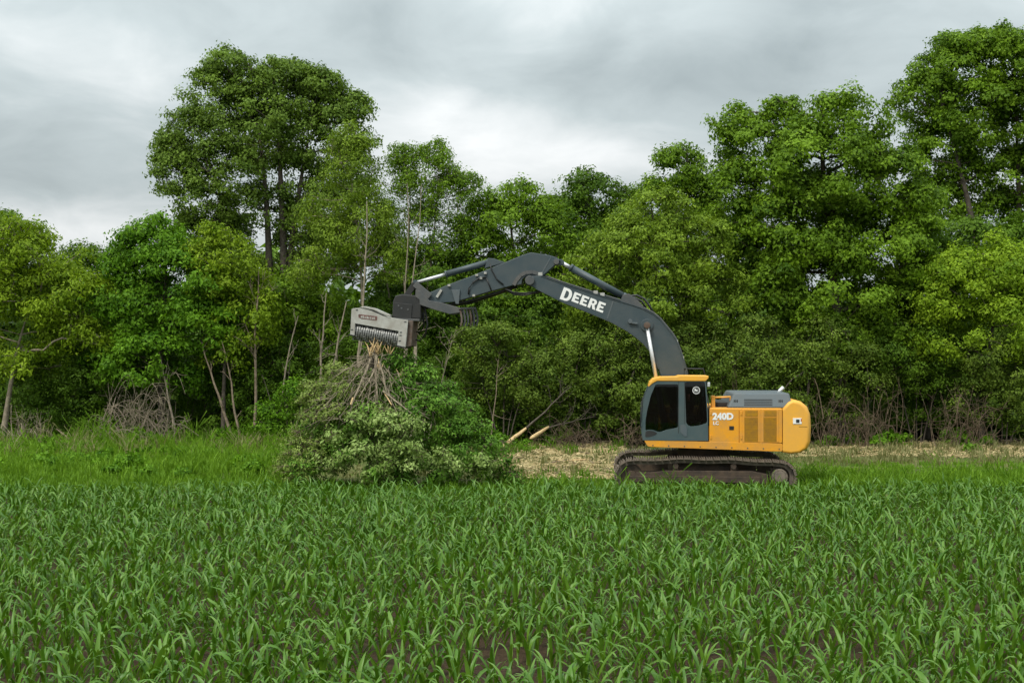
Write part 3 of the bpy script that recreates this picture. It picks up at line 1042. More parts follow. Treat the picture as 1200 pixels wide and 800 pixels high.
def track_path():
    """closed loop of the track chain: ground run, idler, sagging top run, sprocket"""
    pts = []
    for i in range(13):
        a = R(90 + 180 * i / 12)
        pts.append((ui + RT * math.cos(a), zc + RT * math.sin(a)))
    for i in range(1, 24):
        f = i / 24
        pts.append((ui + (us - ui) * f, zc - RT))
    for i in range(13):
        a = R(-90 + 180 * i / 12)
        pts.append((us + RT * 0.95 * math.cos(a), zc + RT * (0.93 if a > 0 else 1.0) * math.sin(a)))
    for i in range(1, 24):
        f = i / 24
        lift = 0.075 * math.sin(math.pi * (1 - f) * 0.9 + 0.1) - 0.025 * math.sin(f * math.pi * 3) ** 2
        pts.append((us + (ui - us) * f, zc + RT * (0.93 + 0.07 * f) + lift))
    return np.array(pts)


TP = track_path()
seglen = np.linalg.norm(np.roll(TP, -1, 0) - TP, axis=1)
TL = seglen.sum()
NSHOE = int(round(TL / 0.19))
cum = np.concatenate([[0], np.cumsum(seglen)])


def track_at(s):
    s = s % TL
    i = min(int(np.searchsorted(cum, s, 'right') - 1), len(TP) - 1)
    f = (s - cum[i]) / seglen[i]
    a, b = TP[i], TP[(i + 1) % len(TP)]
    return a + (b - a) * f


def build_track(vc, hw, first):
    sgn = -1 if vc < 0 else 1
    p = Part()
    loop_o = [tuple(x) for x in TP]
    cen_ = np.array([(ui + us) / 2, zc])
    ring = []
    for i in range(len(TP)):
        d = TP[(i + 1) % len(TP)] - TP[i - 1]
        n = np.array([d[1], -d[0]]) / (np.linalg.norm(d) + 1e-9)
        if np.dot(n, TP[i] - cen_) < 0:
            n = -n
        ring.append((TP[i], TP[i] - n * 0.10))
    bm = p.bm
    for (va, vb) in ((vc - 0.13, vc - 0.06), (vc + 0.06, vc + 0.13)):
        R4 = [[bm.verts.new((q[0], w_, q[1])) for q, w_ in ((o_, va), (o_, vb), (i_, vb), (i_, va))] for o_, i_ in ring]
        for i in range(len(R4)):
            A, B = R4[i], R4[(i + 1) % len(R4)]
            for k in range(4):
                bm.faces.new((A[k], A[(k + 1) % 4], B[(k + 1) % 4], B[k]))
    chain = p.build('track', 'track', ex)
    # one shoe mesh shared by all shoes
    if first is None:
        q = Part()
        q.box(-0.084, 0.084, -hw, hw, 0.0, 0.022)
        for x in (-0.06, 0.0, 0.06):
            q.prism([(x - 0.016, 0.0225), (x + 0.016, 0.0225), (x + 0.007, 0.07), (x - 0.007, 0.07)], -hw, hw)
        o = q.build('track_shoe', 'shoe', chain)
        first = o.data
        bpy.data.objects.remove(o)
    for k in range(NSHOE):
        s = (k + 0.3) * TL / NSHOE
        a = track_at(s)
        d = track_at(s + 0.06) - track_at(s - 0.06)
        d = d / np.linalg.norm(d)
        n = np.array([-d[1], d[0]])
        if np.dot(n, a - cen_) < 0:
            n = -n
            d = -d
        o = link_mesh('track_shoe', first, None, chain)
        a = a + n * 0.004
        mm = Matrix(((d[0], 0, n[0], a[0]), (0, 1, 0, vc), (d[1], 0, n[1], a[1]), (0, 0, 0, 1)))
        o.matrix_local = mm
    ov = vc + sgn * 0.2            # outer face of the track frame
    q = Part()
    q.prism([(ui + 0.12, 0.26), (us - 0.3, 0.26), (us - 0.3, 0.52), (us - 0.7, 0.60), (ui + 0.9, 0.60), (ui + 0.5, 0.55), (ui + 0.12, 0.55)], vc - 0.2, vc + 0.2)
    fr = q.build('track_frame', 'frame', ex, 0.02)
    q = Part()
    for a, b in ((ui - 0.05, ui + 0.62), (ui + 0.72, ui + 1.45), (ui + 1.55, us - 0.5)):
        q.box(a, b, min(ov, ov + sgn * 0.05), max(ov, ov + sgn * 0.05), 0.30, 0.46)
    q.build('guard_plate', 'frame', fr, 0.012)
    for uu in (ui + 1.15, ui + 2.65):
        q = Part()
        q.cyl((uu, vc - 0.2, 0.72), (uu, vc + sgn * 0.0 + 0.2, 0.72), 0.075)
        q.box(uu - 0.07, uu + 0.07, vc - 0.16, vc + 0.16, 0.58, 0.68)
        q.build('carrier_roller', 'frame', fr, 0.01)
    for k in range(8):
        uu = ui + 0.5 + k * (us - ui - 1.0) / 7
        q = Part()
        q.cyl((uu, vc - 0.19, 0.2), (uu, vc + 0.19, 0.2), 0.10)
        q.build('track_roller', 'frame', fr)
    q = Part()
    q.cyl((ui, vc - 0.1, zc), (ui, vc + 0.1, zc), 0.29, seg=28)
    q.cyl((ui, vc - 0.19, zc), (ui, vc + 0.19, zc), 0.13)
    q.build('idler_wheel', 'frame', ex, 0.012)
    q = Part()
    outl = []
    for k in range(21):
        for da, rr in ((-0.35, 0.265), (-0.15, 0.315), (0.15, 0.315), (0.35, 0.265)):
            a = (k + da) * 2 * math.pi / 21
            outl.append((us + rr * math.cos(a), zc + rr * math.sin(a)))
    q.prism(outl, vc - 0.05, vc + 0.05)
    sp = q.build('sprocket', 'frame', ex)
    q = Part()
    q.cyl((us, vc + sgn * 0.05, zc), (us, vc + sgn * 0.24, zc), 0.22, 0.20, 24)
    q.cyl((us, vc + sgn * 0.24, zc), (us, vc + sgn * 0.27, zc), 0.15, 0.14, 24)
    for k in range(10):
        a = k * 2 * math.pi / 10
        q.cyl((us + 0.18 * math.cos(a), vc + sgn * 0.24, zc + 0.18 * math.sin(a)), (us + 0.18 * math.cos(a), vc + sgn * 0.255, zc + 0.18 * math.sin(a)), 0.014, seg=6)
    q.build('final_drive', 'track', sp)
    return first


shoe = build_track(-1.3, 0.3, None)
build_track(1.3, 0.3, shoe)
q = Part()
q.prism([(-0.9, 0.45), (0.9, 0.45), (0.8, 0.82), (-0.8, 0.82)], -1.15, 1.15)
q.cyl((0, 0, 0.8), (0, 0, 1.12), 0.66, seg=32)
q.build('carrier_body', 'frame', ex, 0.02)

# ---- upper structure
NV = -1.42
q = Part()
q.prism(rounded(PPs([(754.5, 515.4), (917, 519.3), (917, 528.6), (900, 528.4), (770, 523.6), (759, 523)], NV), 0.05), NV, 1.42)
q.build('platform_skirt', 'yellow', ex, 0.03)
q = Part()
zt, zb = PP(870, 478, NV)[1], PP(870, 518.4, NV)[1]
ub0, ub1 = PP(830.5, 500, NV)[0], PP(917, 500, NV)[0]
q.box(ub0, ub1, NV + 0.03, 1.40, zb, zt)
body = q.build('engine_housing', 'yellow', ex, 0.04, 3)


def side_panel(name, px0, py0, px1, py1, mat, parent, v0=NV + 0.005, th=0.035, bev=0.008, r=0.02):
    q_ = Part()
    q_.prism(rounded(PPs([(px0, py1), (px1, py1), (px1, py0), (px0, py0)], v0), r, 3), v0, v0 + th)
    return q_.build(name, mat, parent, bev)


side_panel('access_door', 831.3, 479, 865.8, 518.2, 'yellow', body)
d2 = side_panel('access_door', 866.6, 479, 916.4, 518.6, 'yellow', body)
q = Part()
a, b = PP(854.5, 499, NV), PP(860, 503.5, NV)
q.box(a[0], b[0], NV - 0.004, NV + 0.01, b[1], a[1])
q.build('door_latch', 'black', body, 0.004)
for x0, x1 in ((872.6, 888), (895, 909.8)):
    g = side_panel('vent_screen', x0, 489, x1, 517.4, 'yellow_mesh', body, NV - 0.004, 0.012, 0, 0.01)
    side_panel('vent_screen', x0 + 0.6, 481, x1, 487.8, 'yellow_mesh', body, NV - 0.004, 0.012, 0, 0.01)
    for k in range(14):
        q = Part()
        c = PP(x0, 489.8 + k * 1.93, NV)
        c2 = PP(x1, 489.8 + k * 1.93, NV)
        q.bar((c[0] + 0.01, NV - 0.006, c[1]), (c2[0] - 0.01, NV - 0.006, c[1]), 0.006, 0.012)
        q.build('slat', 'yellow_mesh', body)
    for side in (x0 - 2.4, x1 + 0.4):
        q = Part()
        a, b = PP(side, 480, NV), PP(side + 2.0, 518, NV)
        q.box(a[0], b[0], NV - 0.008, NV + 0.006, b[1], a[1])
        q.build('door_rib', 'yellow', body, 0.005)

# counterweight: side profile lofted across the width with a rounded back
prof = PPs([(917.6, 477.6), (923, 470.2), (929, 468), (939, 470.2), (946.5, 476), (950.2, 485), (951.2, 499.5), (950.4, 516), (947, 524), (938, 529), (926, 530.2), (917.6, 528.6)], -1.0)
prof[0] = (ub1 + 0.006, prof[0][1])
prof[-1] = (ub1 + 0.006, prof[-1][1])
q = Part()
bm = q.bm
rows = []
u0 = ub1 + 0.006
NS = 17
for i in range(NS):
    f = -1 + 2 * i / (NS - 1)
    v = 1.425 * math.copysign(abs(f) ** 0.75, f)
    k = 1 - 0.14 * abs(v / 1.43) ** 4
    edge = max(0.0, (abs(v) - 1.30) / 0.13)
    zm = (prof[0][1] + prof[-1][1]) / 2
    rows.append([bm.verts.new((u0 + (p[0] - u0) * k * (1 - 0.04 * edge) if p[0] > u0 else u0, v, zm + (p[1] - zm) * (1 - 0.02 * edge))) for p in prof])
for i in range(NS - 1):
    for j in range(len(prof)):
        j2 = (j + 1) % len(prof)
        fc = bm.faces.new((rows[i][j], rows[i][j2], rows[i + 1][j2], rows[i + 1][j]))
        fc.smooth = True
bm.faces.new(rows[0])
bm.faces.new(rows[-1][::-1])
be = []
for rw in (rows[0], rows[-1]):
    for j in range(len(prof) - 1):
        be.append(bm.edges.get((rw[j], rw[j + 1])))
bmesh.ops.recalc_face_normals(bm, faces=bm.faces[:])
bmesh.ops.bevel(bm, geom=be, offset=0.06, segments=3, affect='EDGES', profile=0.6)
for fc in bm.faces:
    fc.smooth = True
for rw in bm.faces:
    if len(rw.verts) > 6:
        rw.smooth = False
cw = q.build('counterweight', 'yellow_light', ex)


def cw_decal(px0, py0, px1, py1, mat, v, th=0.012, name='decal'):
    q_ = Part()
    q_.prism(PPs([(px0, py1), (px1, py1), (px1, py0), (px0, py0)], v), v, v + th)
    return q_.build(name, mat, cw)


cw_decal(929.2, 489.6, 939.3, 496.4, 'white', NV - 0.02, 0.04)
cw_decal(932.8, 491.2, 936.8, 495.2, 'black', NV - 0.024, 0.03)
cw_decal(938.2, 490.4, 939.2, 493.6, 'red', NV - 0.024, 0.03)
q = Part()
a = PP(936, 499.8, NV)
q.box(a[0], PP(946, 500, NV)[0], NV - 0.006, NV + 0.02, a[1] - 0.012, a[1] + 0.012)
q.build('seam', 'yellow_mesh', cw, 0.004)

# grey engine hood with slots, pipe stub
hb = [PP(852.2, 478, -1.3)[0], PP(928.8, 479, -1.3)[0]]
ht = [PP(859, 460.3, -1.0)[0], PP(924, 460.3, -1.0)[0]]
zh0, zh1 = zt + 0.004, PP(890, 460.2, -1.0)[1]
q = Part()
bm = q.bm
lo = [bm.verts.new(x) for x in ((hb[0], -1.34, zh0), (hb[1], -1.34, zh0), (hb[1], 1.3, zh0), (hb[0], 1.3, zh0))]
hi = [bm.verts.new(x) for x in ((ht[0], -1.16, zh1), (ht[1], -1.16, zh1), (ht[1], 1.1, zh1), (ht[0], 1.1, zh1))]
bm.faces.new(lo[::-1])
bm.faces.new(hi)
for i in range(4):
    bm.faces.new((lo[i], lo[(i + 1) % 4], hi[(i + 1) % 4], hi[i]))
hood = q.build('engine_hood', 'hood', ex, 0.05, 3)


def hood_slot(px0, py0, px1, py1):
    zz = (PP(px0, py0, -1.25)[1] + PP(px0, py1, -1.25)[1]) / 2
    f = (zz - zh0) / (zh1 - zh0)
    v = -1.34 + 0.18 * f - 0.002
    a_, b_ = PP(px0, py0, v), PP(px1, py1, v)
    q_ = Part()
    q_.bar((a_[0], v, zz), (b_[0], v, zz), 0.012, abs(a_[1] - b_[1]))
    q_.build('vent_slot', 'black', hood)


for k in range(4):
    hood_slot(872 , 467.6 + k * 2.1, 905, 468.6 + k * 2.1)
for x in (860, 861.8, 863.6, 912.5, 914.3, 916.1):
    hood_slot(x, 468, x + 0.8, 473.5)
q = Part()
a = PP(914.5, 457, -0.2)
q.tube([(a[0] - 0.06, -0.2, zh1 - 0.05), (a[0] - 0.02, -0.2, zh1 + 0.03), (a[0] + 0.08, -0.2, zh1 + 0.13)], 0.05, 10)
q.build('exhaust_pipe', 'chrome', hood)
# handrail and boxes on the deck between cab and hood
q = Part()
a, b = PP(833, 469, -1.0), PP(853, 466.5, -1.0)
q.tube([(a[0], -1.1, zt - 0.02), (a[0], -1.1, a[1] + 0.08), (b[0] + 0.05, -1.1, a[1] + 0.1), (b[0] + 0.05, -1.1, zt - 0.02)], 0.03, 8)
q.box(a[0] + 0.0, a[0] + 0.1, -1.15, -0.95, zt - 0.01, a[1] + 0.13)
q.build('deck_rail', 'yellow', ex, 0.01)
q = Part()
q.box(a[0] + 0.15, b[0] + 0.1, -0.9, 0.9, zt - 0.02, zt + 0.13)
q.build('deck_box', 'black', ex, 0.02)
q = Part()
q.box(PP(772, 500, 1.0)[0], ub0 - 0.02, 0.5, 1.38, zb, zt - 0.05)
q.build('fuel_tank', 'yellow', ex, 0.05, 3)

lettering('model_number', '240D', 0.235, 0.012, PP(835, 491.2, NV), PP(861, 491.2, NV), NV - 0.002, 'white', body, 0.0, 1.02)
lettering('model_number', 'LC', 0.125, 0.004, PP(835.5, 497.4, NV), PP(861, 497.4, NV), NV - 0.002, 'white', body, 0.0, 1.0)


# ---- cab
def Z7(pts):
    return [(740 + a / 8.0, 430 + b / 8.0) for a, b in pts]


CV0, CV1 = -1.43, -0.43
cab_out = Z7([(105, 684), (97, 600), (95, 520), (99, 420), (112, 330), (130, 260), (162, 182), (190, 145), (235, 122), (692, 120), (706, 240), (716, 450), (719, 690)])
hole1 = Z7([(226, 160), (438, 160), (436, 566), (330, 586), (270, 608), (240, 604), (205, 588), (160, 586), (130, 594), (131, 500), (146, 410), (180, 270)])
hole2 = Z7([(500, 138), (688, 138), (700, 300), (711, 522), (640, 546), (560, 556), (530, 545), (512, 520)])
cabroot = empty('cab', (0, 0, 0), 0, ex)
cabroot.parent = ex
c_o, c_1, c_2 = PPs(cab_out, CV0), PPs(hole1, CV0), PPs(hole2, CV0)
flat_curve('side_frame', [c_o, rounded(c_1, 0.05, 3), rounded(c_2, 0.06, 3)], CV0, CV0 + 0.07, 'cab', cabroot)
flat_curve('side_frame', [c_o, rounded(c_1, 0.05, 3), rounded(c_2, 0.06, 3)], CV1 - 0.07, CV1, 'cab', cabroot)
for lp in (c_1, c_2):
    flat_curve('window_glass', [lp], CV0 + 0.03, CV0 + 0.036, 'glass', cabroot)
    flat_curve('window_glass', [lp], CV1 - 0.036, CV1 - 0.03, 'glass', cabroot)
# front screen follows the curved front edge; rear wall, floor
q = Part()
front = c_o[1:8]
bm = q.bm
ra = [bm.verts.new((p[0] + 0.02, CV0 + 0.07, p[1])) for p in front]
rb = [bm.verts.new((p[0] + 0.02, CV1 - 0.07, p[1])) for p in front]
for i in range(len(front) - 1):
    f = bm.faces.new((ra[i], ra[i + 1], rb[i + 1], rb[i]))
    f.smooth = True
q.build('windscreen', 'glass', cabroot)
q = Part()
zr0 = c_o[-1][1]
zr1 = c_o[9][1]
q.box(c_o[-1][0] - 0.06, c_o[-1][0] - 0.01, CV0 + 0.07, CV1 - 0.07, zr0, zr0 + 0.75)
q.box(c_o[-1][0] - 0.10, c_o[-1][0] - 0.03, CV0 + 0.07, CV0 + 0.17, zr0 + 0.75, zr1)
q.box(c_o[-1][0] - 0.10, c_o[-1][0] - 0.03, CV1 - 0.17, CV1 - 0.07, zr0 + 0.75, zr1)
q.build('rear_wall', 'cab', cabroot)
q = Part()
q.box(c_o[0][0] + 0.02, c_o[-1][0] - 0.02, CV0 + 0.07, CV1 - 0.07, zr0 + 0.01, zr0 + 0.09)
q.build('floor', 'black', cabroot)
roof = PPs(Z7([(160, 186), (175, 140), (205, 108), (270, 92), (425, 90), (455, 79), (724, 82), (722, 104), (694, 132), (240, 130), (198, 152)]), CV0)
q = Part()
q.prism(roof, CV0 - 0.02, CV1 + 0.02)
rf = q.build('roof', 'yellow_light', cabroot, 0.02)
a = PP(764, 444, CV0)
q = Part()
q.tube([(PP(801, 441, 0.0)[0], CV1 + 0.1, roof[5][1] - 0.1), (PP(801, 433, 0.0)[0], CV1 + 0.1, roof[5][1] + 0.16), (PP(823, 433, 0.0)[0], CV1 + 0.1, roof[5][1] + 0.16), (PP(826, 440, 0)[0], CV1 + 0.1, roof[5][1] - 0.1)], 0.02)
q.build('roof_rail', 'black', cabroot)
# seat, levers and console seen through the glass
q = Part()
uc = PP(800, 480, -0.9)[0]
q.box(uc - 0.1, uc + 0.45, -1.2, -0.68, zr0 + 0.42, zr0 + 0.56)
q.prism([(uc + 0.36, zr0 + 0.52), (uc + 0.52, zr0 + 0.52), (uc + 0.62, zr0 + 1.15), (uc + 0.50, zr0 + 1.15)], -1.18, -0.70)
q.box(uc + 0.0, uc + 0.4, -1.1, -0.78, zr0 + 0.09, zr0 + 0.42)
st = q.build('seat', 'black', cabroot, 0.04, 2)
q = Part()
q.prism(rounded([(uc + 0.46, zr0 + 0.78), (uc + 0.50, zr0 + 0.78), (uc + 0.54, zr0 + 1.02), (uc + 0.50, zr0 + 1.02)], 0.02), -1.235, -1.185)
q.build('side_bolster', 'hood', cabroot, 0.01)
q = Part()
for vv in (-1.26, -0.62):
    q.box(uc - 0.35, uc + 0.3, vv - 0.07, vv + 0.07, zr0 + 0.55, zr0 + 0.66)
    q.tube([(uc - 0.28, vv, zr0 + 0.66), (uc - 0.31, vv, zr0 + 0.82)], 0.02)
q.build('armrest_console', 'worn', cabroot, 0.01)
q = Part()
ufr = c_o[4][0]
q.tube([(ufr + 0.3, -0.95, zr0 + 0.1), (ufr + 0.33, -0.95, zr0 + 0.6)], 0.02)
q.tube([(ufr + 0.36, -0.85, zr0 + 0.1), (ufr + 0.39, -0.85, zr0 + 0.55)], 0.02)
q.tube([(PP(757, 484, -1.3)[0], -1.33, zr0 + 0.72), (PP(794, 485, -1.3)[0], -1.33, zr0 + 0.71)], 0.014)
q.build('travel_lever', 'worn', cabroot)
q = Part()
a = PP(806.5, 466, -0.9)
q.cyl((a[0], -0.9, a[1] - 0.1), (a[0], -0.9, a[1] + 0.1), 0.04)
q.build('red_bottle', 'red', cabroot)
# door handle recess and seam
flat_curve('door_handle', [rounded(PPs(Z7([(455, 540), (505, 540), (522, 580), (520, 648), (500, 652), (458, 610)]), CV0 - 0.012), 0.04, 3)], CV0 - 0.012, CV0 - 0.002, 'hood', cabroot)
q = Part()
for x, y0, y1 in ((440.5, 124, 620), (499.0, 124, 530)):
    a, b = PP(740 + x / 8, 430 + y0 / 8, CV0), PP(740 + x / 8, 430 + y1 / 8, CV0)
    q.box(a[0] - 0.006, a[0] + 0.006, CV0 - 0.004, CV0 + 0.02, b[1], a[1])
q.build('door_seal', 'black', cabroot)
# step plate below the windscreen and the dark swoosh panel
flat_curve('lower_trim', [rounded(PPs(Z7([(132, 600), (165, 594), (205, 598), (243, 618), (215, 640), (160, 655), (128, 655)]), CV0 - 0.006), 0.03, 3)], CV0 - 0.006, CV0 + 0.001, 'black', cabroot)
# grab handle, wiper, mirror and lamp
q = Part()
a, b = PP(752.6, 470, CV0 - 0.06), PP(751.6, 500, CV0 - 0.06)
q.tube([(a[0] - 0.01, CV0, a[1]), (a[0] - 0.03, CV0 - 0.06, a[1] - 0.02), (b[0] - 0.03, CV0 - 0.06, b[1]), (b[0] - 0.01, CV0, b[1])], 0.014)
q.build('grab_handle', 'black', cabroot)
q = Part()
a, b = PP(760, 509, CV0), PP(758.5, 512, CV0)
q.tube([(c_o[3][0] + 0.0, -0.9, c_o[3][1] - 0.3), (c_o[4][0] - 0.01, -0.85, c_o[4][1] + 0.1), (c_o[5][0] - 0.01, -0.8, c_o[5][1])], 0.01)
q.build('wiper', 'black', cabroot)
q = Part()
a = PP(829.5, 450, CV0)
q.box(a[0] - 0.01, a[0] + 0.06, CV0 + 0.02, CV0 + 0.16, a[1] - 0.07, a[1] + 0.05)
q.build('work_lamp', 'chrome', cabroot, 0.015)
q = Part()
a = PP(828.6, 449, CV0)
q.tube([(PP(828.4, 455, CV0)[0], CV0 + 0.03, a[1] - 0.3), (PP(829.6, 480, CV0)[0] + 0.03, CV0 + 0.03, a[1] - 0.6), (PP(830.0, 500, CV0)[0] + 0.01, CV0 + 0.03, a[1] - 1.1)], 0.016)
q.build('rear_grab_rail', 'black', cabroot)
# round leaping-deer emblem on the rear window
ec = PP(740 + 607 / 8.0, 430 + 217 / 8.0, CV0 + 0.025)
er = 4.4 / 45.0
circ = lambda r, n=28: [(ec[0] + r * math.cos(i * 2 * math.pi / n), ec[1] + r * math.sin(i * 2 * math.pi / n)) for i in range(n)]
deer = [(-0.62, -0.30), (-0.35, -0.12), (-0.30, 0.15), (0.05, 0.22), (0.28, 0.42), (0.10, 0.62), (0.35, 0.55), (0.52, 0.40), (0.45, 0.20), (0.38, 0.02), (0.66, -0.28), (0.30, -0.12), (0.02, -0.05), (-0.12, -0.42), (-0.18, -0.10), (-0.40, -0.22)]
em = flat_curve('emblem', [circ(er), circ(er * 0.86)], CV0 + 0.015, CV0 + 0.03, 'white', cabroot)
flat_curve('emblem_field', [circ(er * 0.86), [(ec[0] - x * er * 0.95, ec[1] + (y - 0.05) * er * 0.95) for x, y in deer]], CV0 + 0.018, CV0 + 0.026, 'worn', cabroot)
flat_curve('emblem_figure', [[(ec[0] - x * er * 0.95, ec[1] + (y - 0.05) * er * 0.95) for x, y in deer]], CV0 + 0.016, CV0 + 0.028, 'white', cabroot)

# ---- boom
BV0, BV1 = -0.33, 0.27
boom_px = [(621, 323.2), (634, 323), (660, 332.5), (696, 344), (720, 351), (742, 357.5), (752, 361), (766, 368), (774, 374.5), (781, 383), (788, 391.5), (793, 399), (800, 418), (806, 438), (814, 470), (812, 486), (800, 490), (788, 482), (779, 455), (772, 432), (768, 421), (763, 412.5), (754, 402), (745, 394.5), (736, 388), (716, 377), (690, 366), (660, 354), (628, 338), (618, 333), (615.5, 328)]
bp = PPs(boom_px, BV0)
q = Part()
q.prism(bp, BV0, BV1)
boom = q.build('boom', 'slate', ex, 0.018, 2)
# flange plates along the lower and upper edge, weld seam, pin bosses
low = bp[19:29]
q = Part()
for a, b in zip(low[:-1], low[1:]):
    q.bar((a[0], (BV0 + BV1) / 2, a[1]), (b[0], (BV0 + BV1) / 2, b[1]), BV1 - BV0 + 0.06, 0.025)
q.build('lower_flange', 'slate', boom)
upp = bp[1:14]
q = Part()
for a, b in zip(upp[:-1], upp[1:]):
    q.bar((a[0], (BV0 + BV1) / 2, a[1]), (b[0], (BV0 + BV1) / 2, b[1]), BV1 - BV0 + 0.04, 0.02)
q.build('upper_flange', 'slate', boom)
q = Part()
a, b = PP(718.5, 353, BV0), PP(711.5, 373.5, BV0)
q.bar((a[0], BV0 - 0.002, a[1]), (b[0], BV0 - 0.002, b[1]), 0.012, 0.035)
q.build('weld_seam', 'hood', boom)
q = Part()
a = PP(758, 381, BV0)
q.cyl((a[0], BV0 - 0.05, a[1]), (a[0], BV0 + 0.02, a[1]), 0.17, 0.17, 28)
q.cyl((a[0], BV0 - 0.16, a[1]), (a[0], BV0 - 0.04, a[1]), 0.085, 0.085, 20)
pb = q.build('pin_boss', 'slate', boom, 0.01)
pb['label'] = 'round boss that carries the lift cylinder'
q = Part()
q.cyl((a[0], BV0 - 0.20, a[1] - 0.0), (a[0], BV0 - 0.155, a[1]), 0.09, 0.085, 20)
q.build('pin_cap', 'rust', boom, 0.01)
q = Part()
a = PP(738.5, 376.5, BV0)
q.cyl((a[0], BV0 - 0.08, a[1]), (a[0], BV0, a[1]), 0.06)
q.bar((a[0], BV0 - 0.05, a[1] - 0.03), (a[0] + 0.2, BV0 - 0.05, a[1] - 0.06), 0.05, 0.05)
q.build('lamp_bracket', 'hood', boom, 0.01)
# lettering DEERE, larger first letter
lp0, lp1 = PP(656.0, 347.6, BV0), PP(709.0, 367.6, BV0)


def glyph_loops(ch):
    if ch == 'D':
        outer = [(0.04, 0), (0.42, 0)] + [(0.42 + 0.36 * math.sin(R(a)), 0.5 - 0.5 * math.cos(R(a))) for a in range(15, 180, 15)] + [(0.42, 1), (0.04, 1)]
        inner = [(0.28, 0.2), (0.40, 0.2)] + [(0.40 + 0.15 * math.sin(R(a)), 0.5 - 0.3 * math.cos(R(a))) for a in range(20, 180, 20)] + [(0.40, 0.8), (0.28, 0.8)]
        return [outer, inner], 0.84
    if ch == 'E':
        return [[(0.04, 0), (0.70, 0), (0.70, 0.22), (0.29, 0.22), (0.29, 0.40), (0.60, 0.40), (0.60, 0.60), (0.29, 0.60), (0.29, 0.78), (0.69, 0.78), (0.69, 1), (0.04, 1)]], 0.77
    outer = [(0.04, 0), (0.29, 0), (0.29, 0.36), (0.36, 0.36), (0.52, 0.0), (0.80, 0), (0.60, 0.41)] + \
            [(0.46 + 0.26 * math.sin(R(a)), 0.70 - 0.30 * math.cos(R(a))) for a in range(40, 180, 20)] + [(0.46, 1), (0.04, 1)]
    inner = [(0.29, 0.56), (0.42, 0.56), (0.47, 0.62), (0.49, 0.69), (0.47, 0.77), (0.42, 0.80), (0.29, 0.80)]
    return [outer, inner], 0.82


d_ = (Vector(lp1) - Vector(lp0)).normalized()
n_ = Vector((-d_.y, d_.x))
xx = 0.0
for i, ch in enumerate('DEERE'):
    hgt = 0.345 if i == 0 else 0.27
    lps, adv = glyph_loops(ch)
    wx = hgt * (1.12 if i == 0 else 1.12)
    loops = []
    for lp in lps:
        loops.append([tuple(Vector(lp0) + d_ * (xx + x * wx) + n_ * (y * hgt - (0.055 if i == 0 else 0.0))) for x, y in lp])
    flat_curve('letter', loops, BV0 - 0.008, BV0 - 0.001, 'white', boom)
    xx += adv * wx

# lines and hoses along the top of the boom
for dv, up_, mt, nm in ((-0.18, 0.045, 'worn', 'steel_line'), (-0.1, 0.045, 'worn', 'steel_line'), (-0.02, 0.05, 'rubber', 'hose')):
    q = Part()
    pts = []
    for i, (a, b) in enumerate(upp):
        pts.append((a, dv, b + up_))
    q.tube(pts, 0.022, 8)
    q.build(nm, mt, boom)
for px, py in ((698, 343), (706, 345.5), (792, 401), (799, 420), (633, 321.5)):
    a = PP(px, py, BV0)
    q = Part()
    q.box(a[0] - 0.06, a[0] + 0.06, BV0 + 0.05, BV1 - 0.05, a[1] - 0.03, a[1] + 0.06)
    q.build('line_clamp', 'grey', boom, 0.008)
q = Part()
q.tube([(PP(x, y, -0.1)[0], -0.1, PP(x, y, -0.1)[1]) for x, y in ((736, 347), (746, 346), (755, 350), (761, 358), (766, 367))], 0.03)
q.build('hose', 'rubber', boom)
q = Part()
q.tube([(PP(x, y, 0.1)[0], 0.1, PP(x, y, 0.1)[1]) for x, y in ((733, 349), (744, 349), (752, 353), (757, 361))], 0.03)
q.build('hose', 'rubber', boom)


def hyd(px0, py0, px1, py1, split, v, r_b, r_r, name='cylinder', eye=0.085):
    """hydraulic ram: barrel from the first pin to the split, chrome rod to the second"""
    a, b = PP(px0, py0, v), PP(px1, py1, v)
    A, B = Vector((a[0], v, a[1])), Vector((b[0], v, b[1]))
    S = A.lerp(B, split)
    q_ = Part()
    q_.cyl(A, S, r_b, r_b, 22)
    q_.cyl(S.lerp(A, 0.04), S, r_b * 1.15, r_b * 1.15, 22)
    q_.cyl(A.lerp(B, 0.0), A.lerp(B, 0.05), r_b * 1.12, r_b * 1.12, 22)
    q_.cyl(A + Vector((0, -0.09, 0)), A + Vector((0, 0.09, 0)), eye)
    o = q_.build(name, 'slate', ex)
    q_ = Part()
    q_.cyl(S, B, r_r, r_r, 18)
    q_.build('rod', 'chrome', o)
    q_ = Part()
    q_.cyl(B + Vector((0, -0.09, 0)), B + Vector((0, 0.09, 0)), eye)
    q_.build('rod_eye', 'slate', o, 0.01)
    return o


hyd(733.5, 348.6, 657.5, 307.5, 0.86, -0.03, 0.095, 0.055, 'stick_cylinder')
for v in (BV0 - 0.1, BV1 + 0.1):
    hyd(779, 500, 758, 381.5, 0.40, v, 0.09, 0.052, 'lift_cylinder')
q = Part()
q.prism(PPs([(727, 353.5), (730, 345), (737, 344), (748, 352), (757, 362.5)], -0.2), -0.2, -0.14)
q.prism(PPs([(727, 353.5), (730, 345), (737, 344), (748, 352), (757, 362.5)], -0.2), 0.08, 0.14)
q.build('cylinder_lug', 'worn', boom, 0.01)

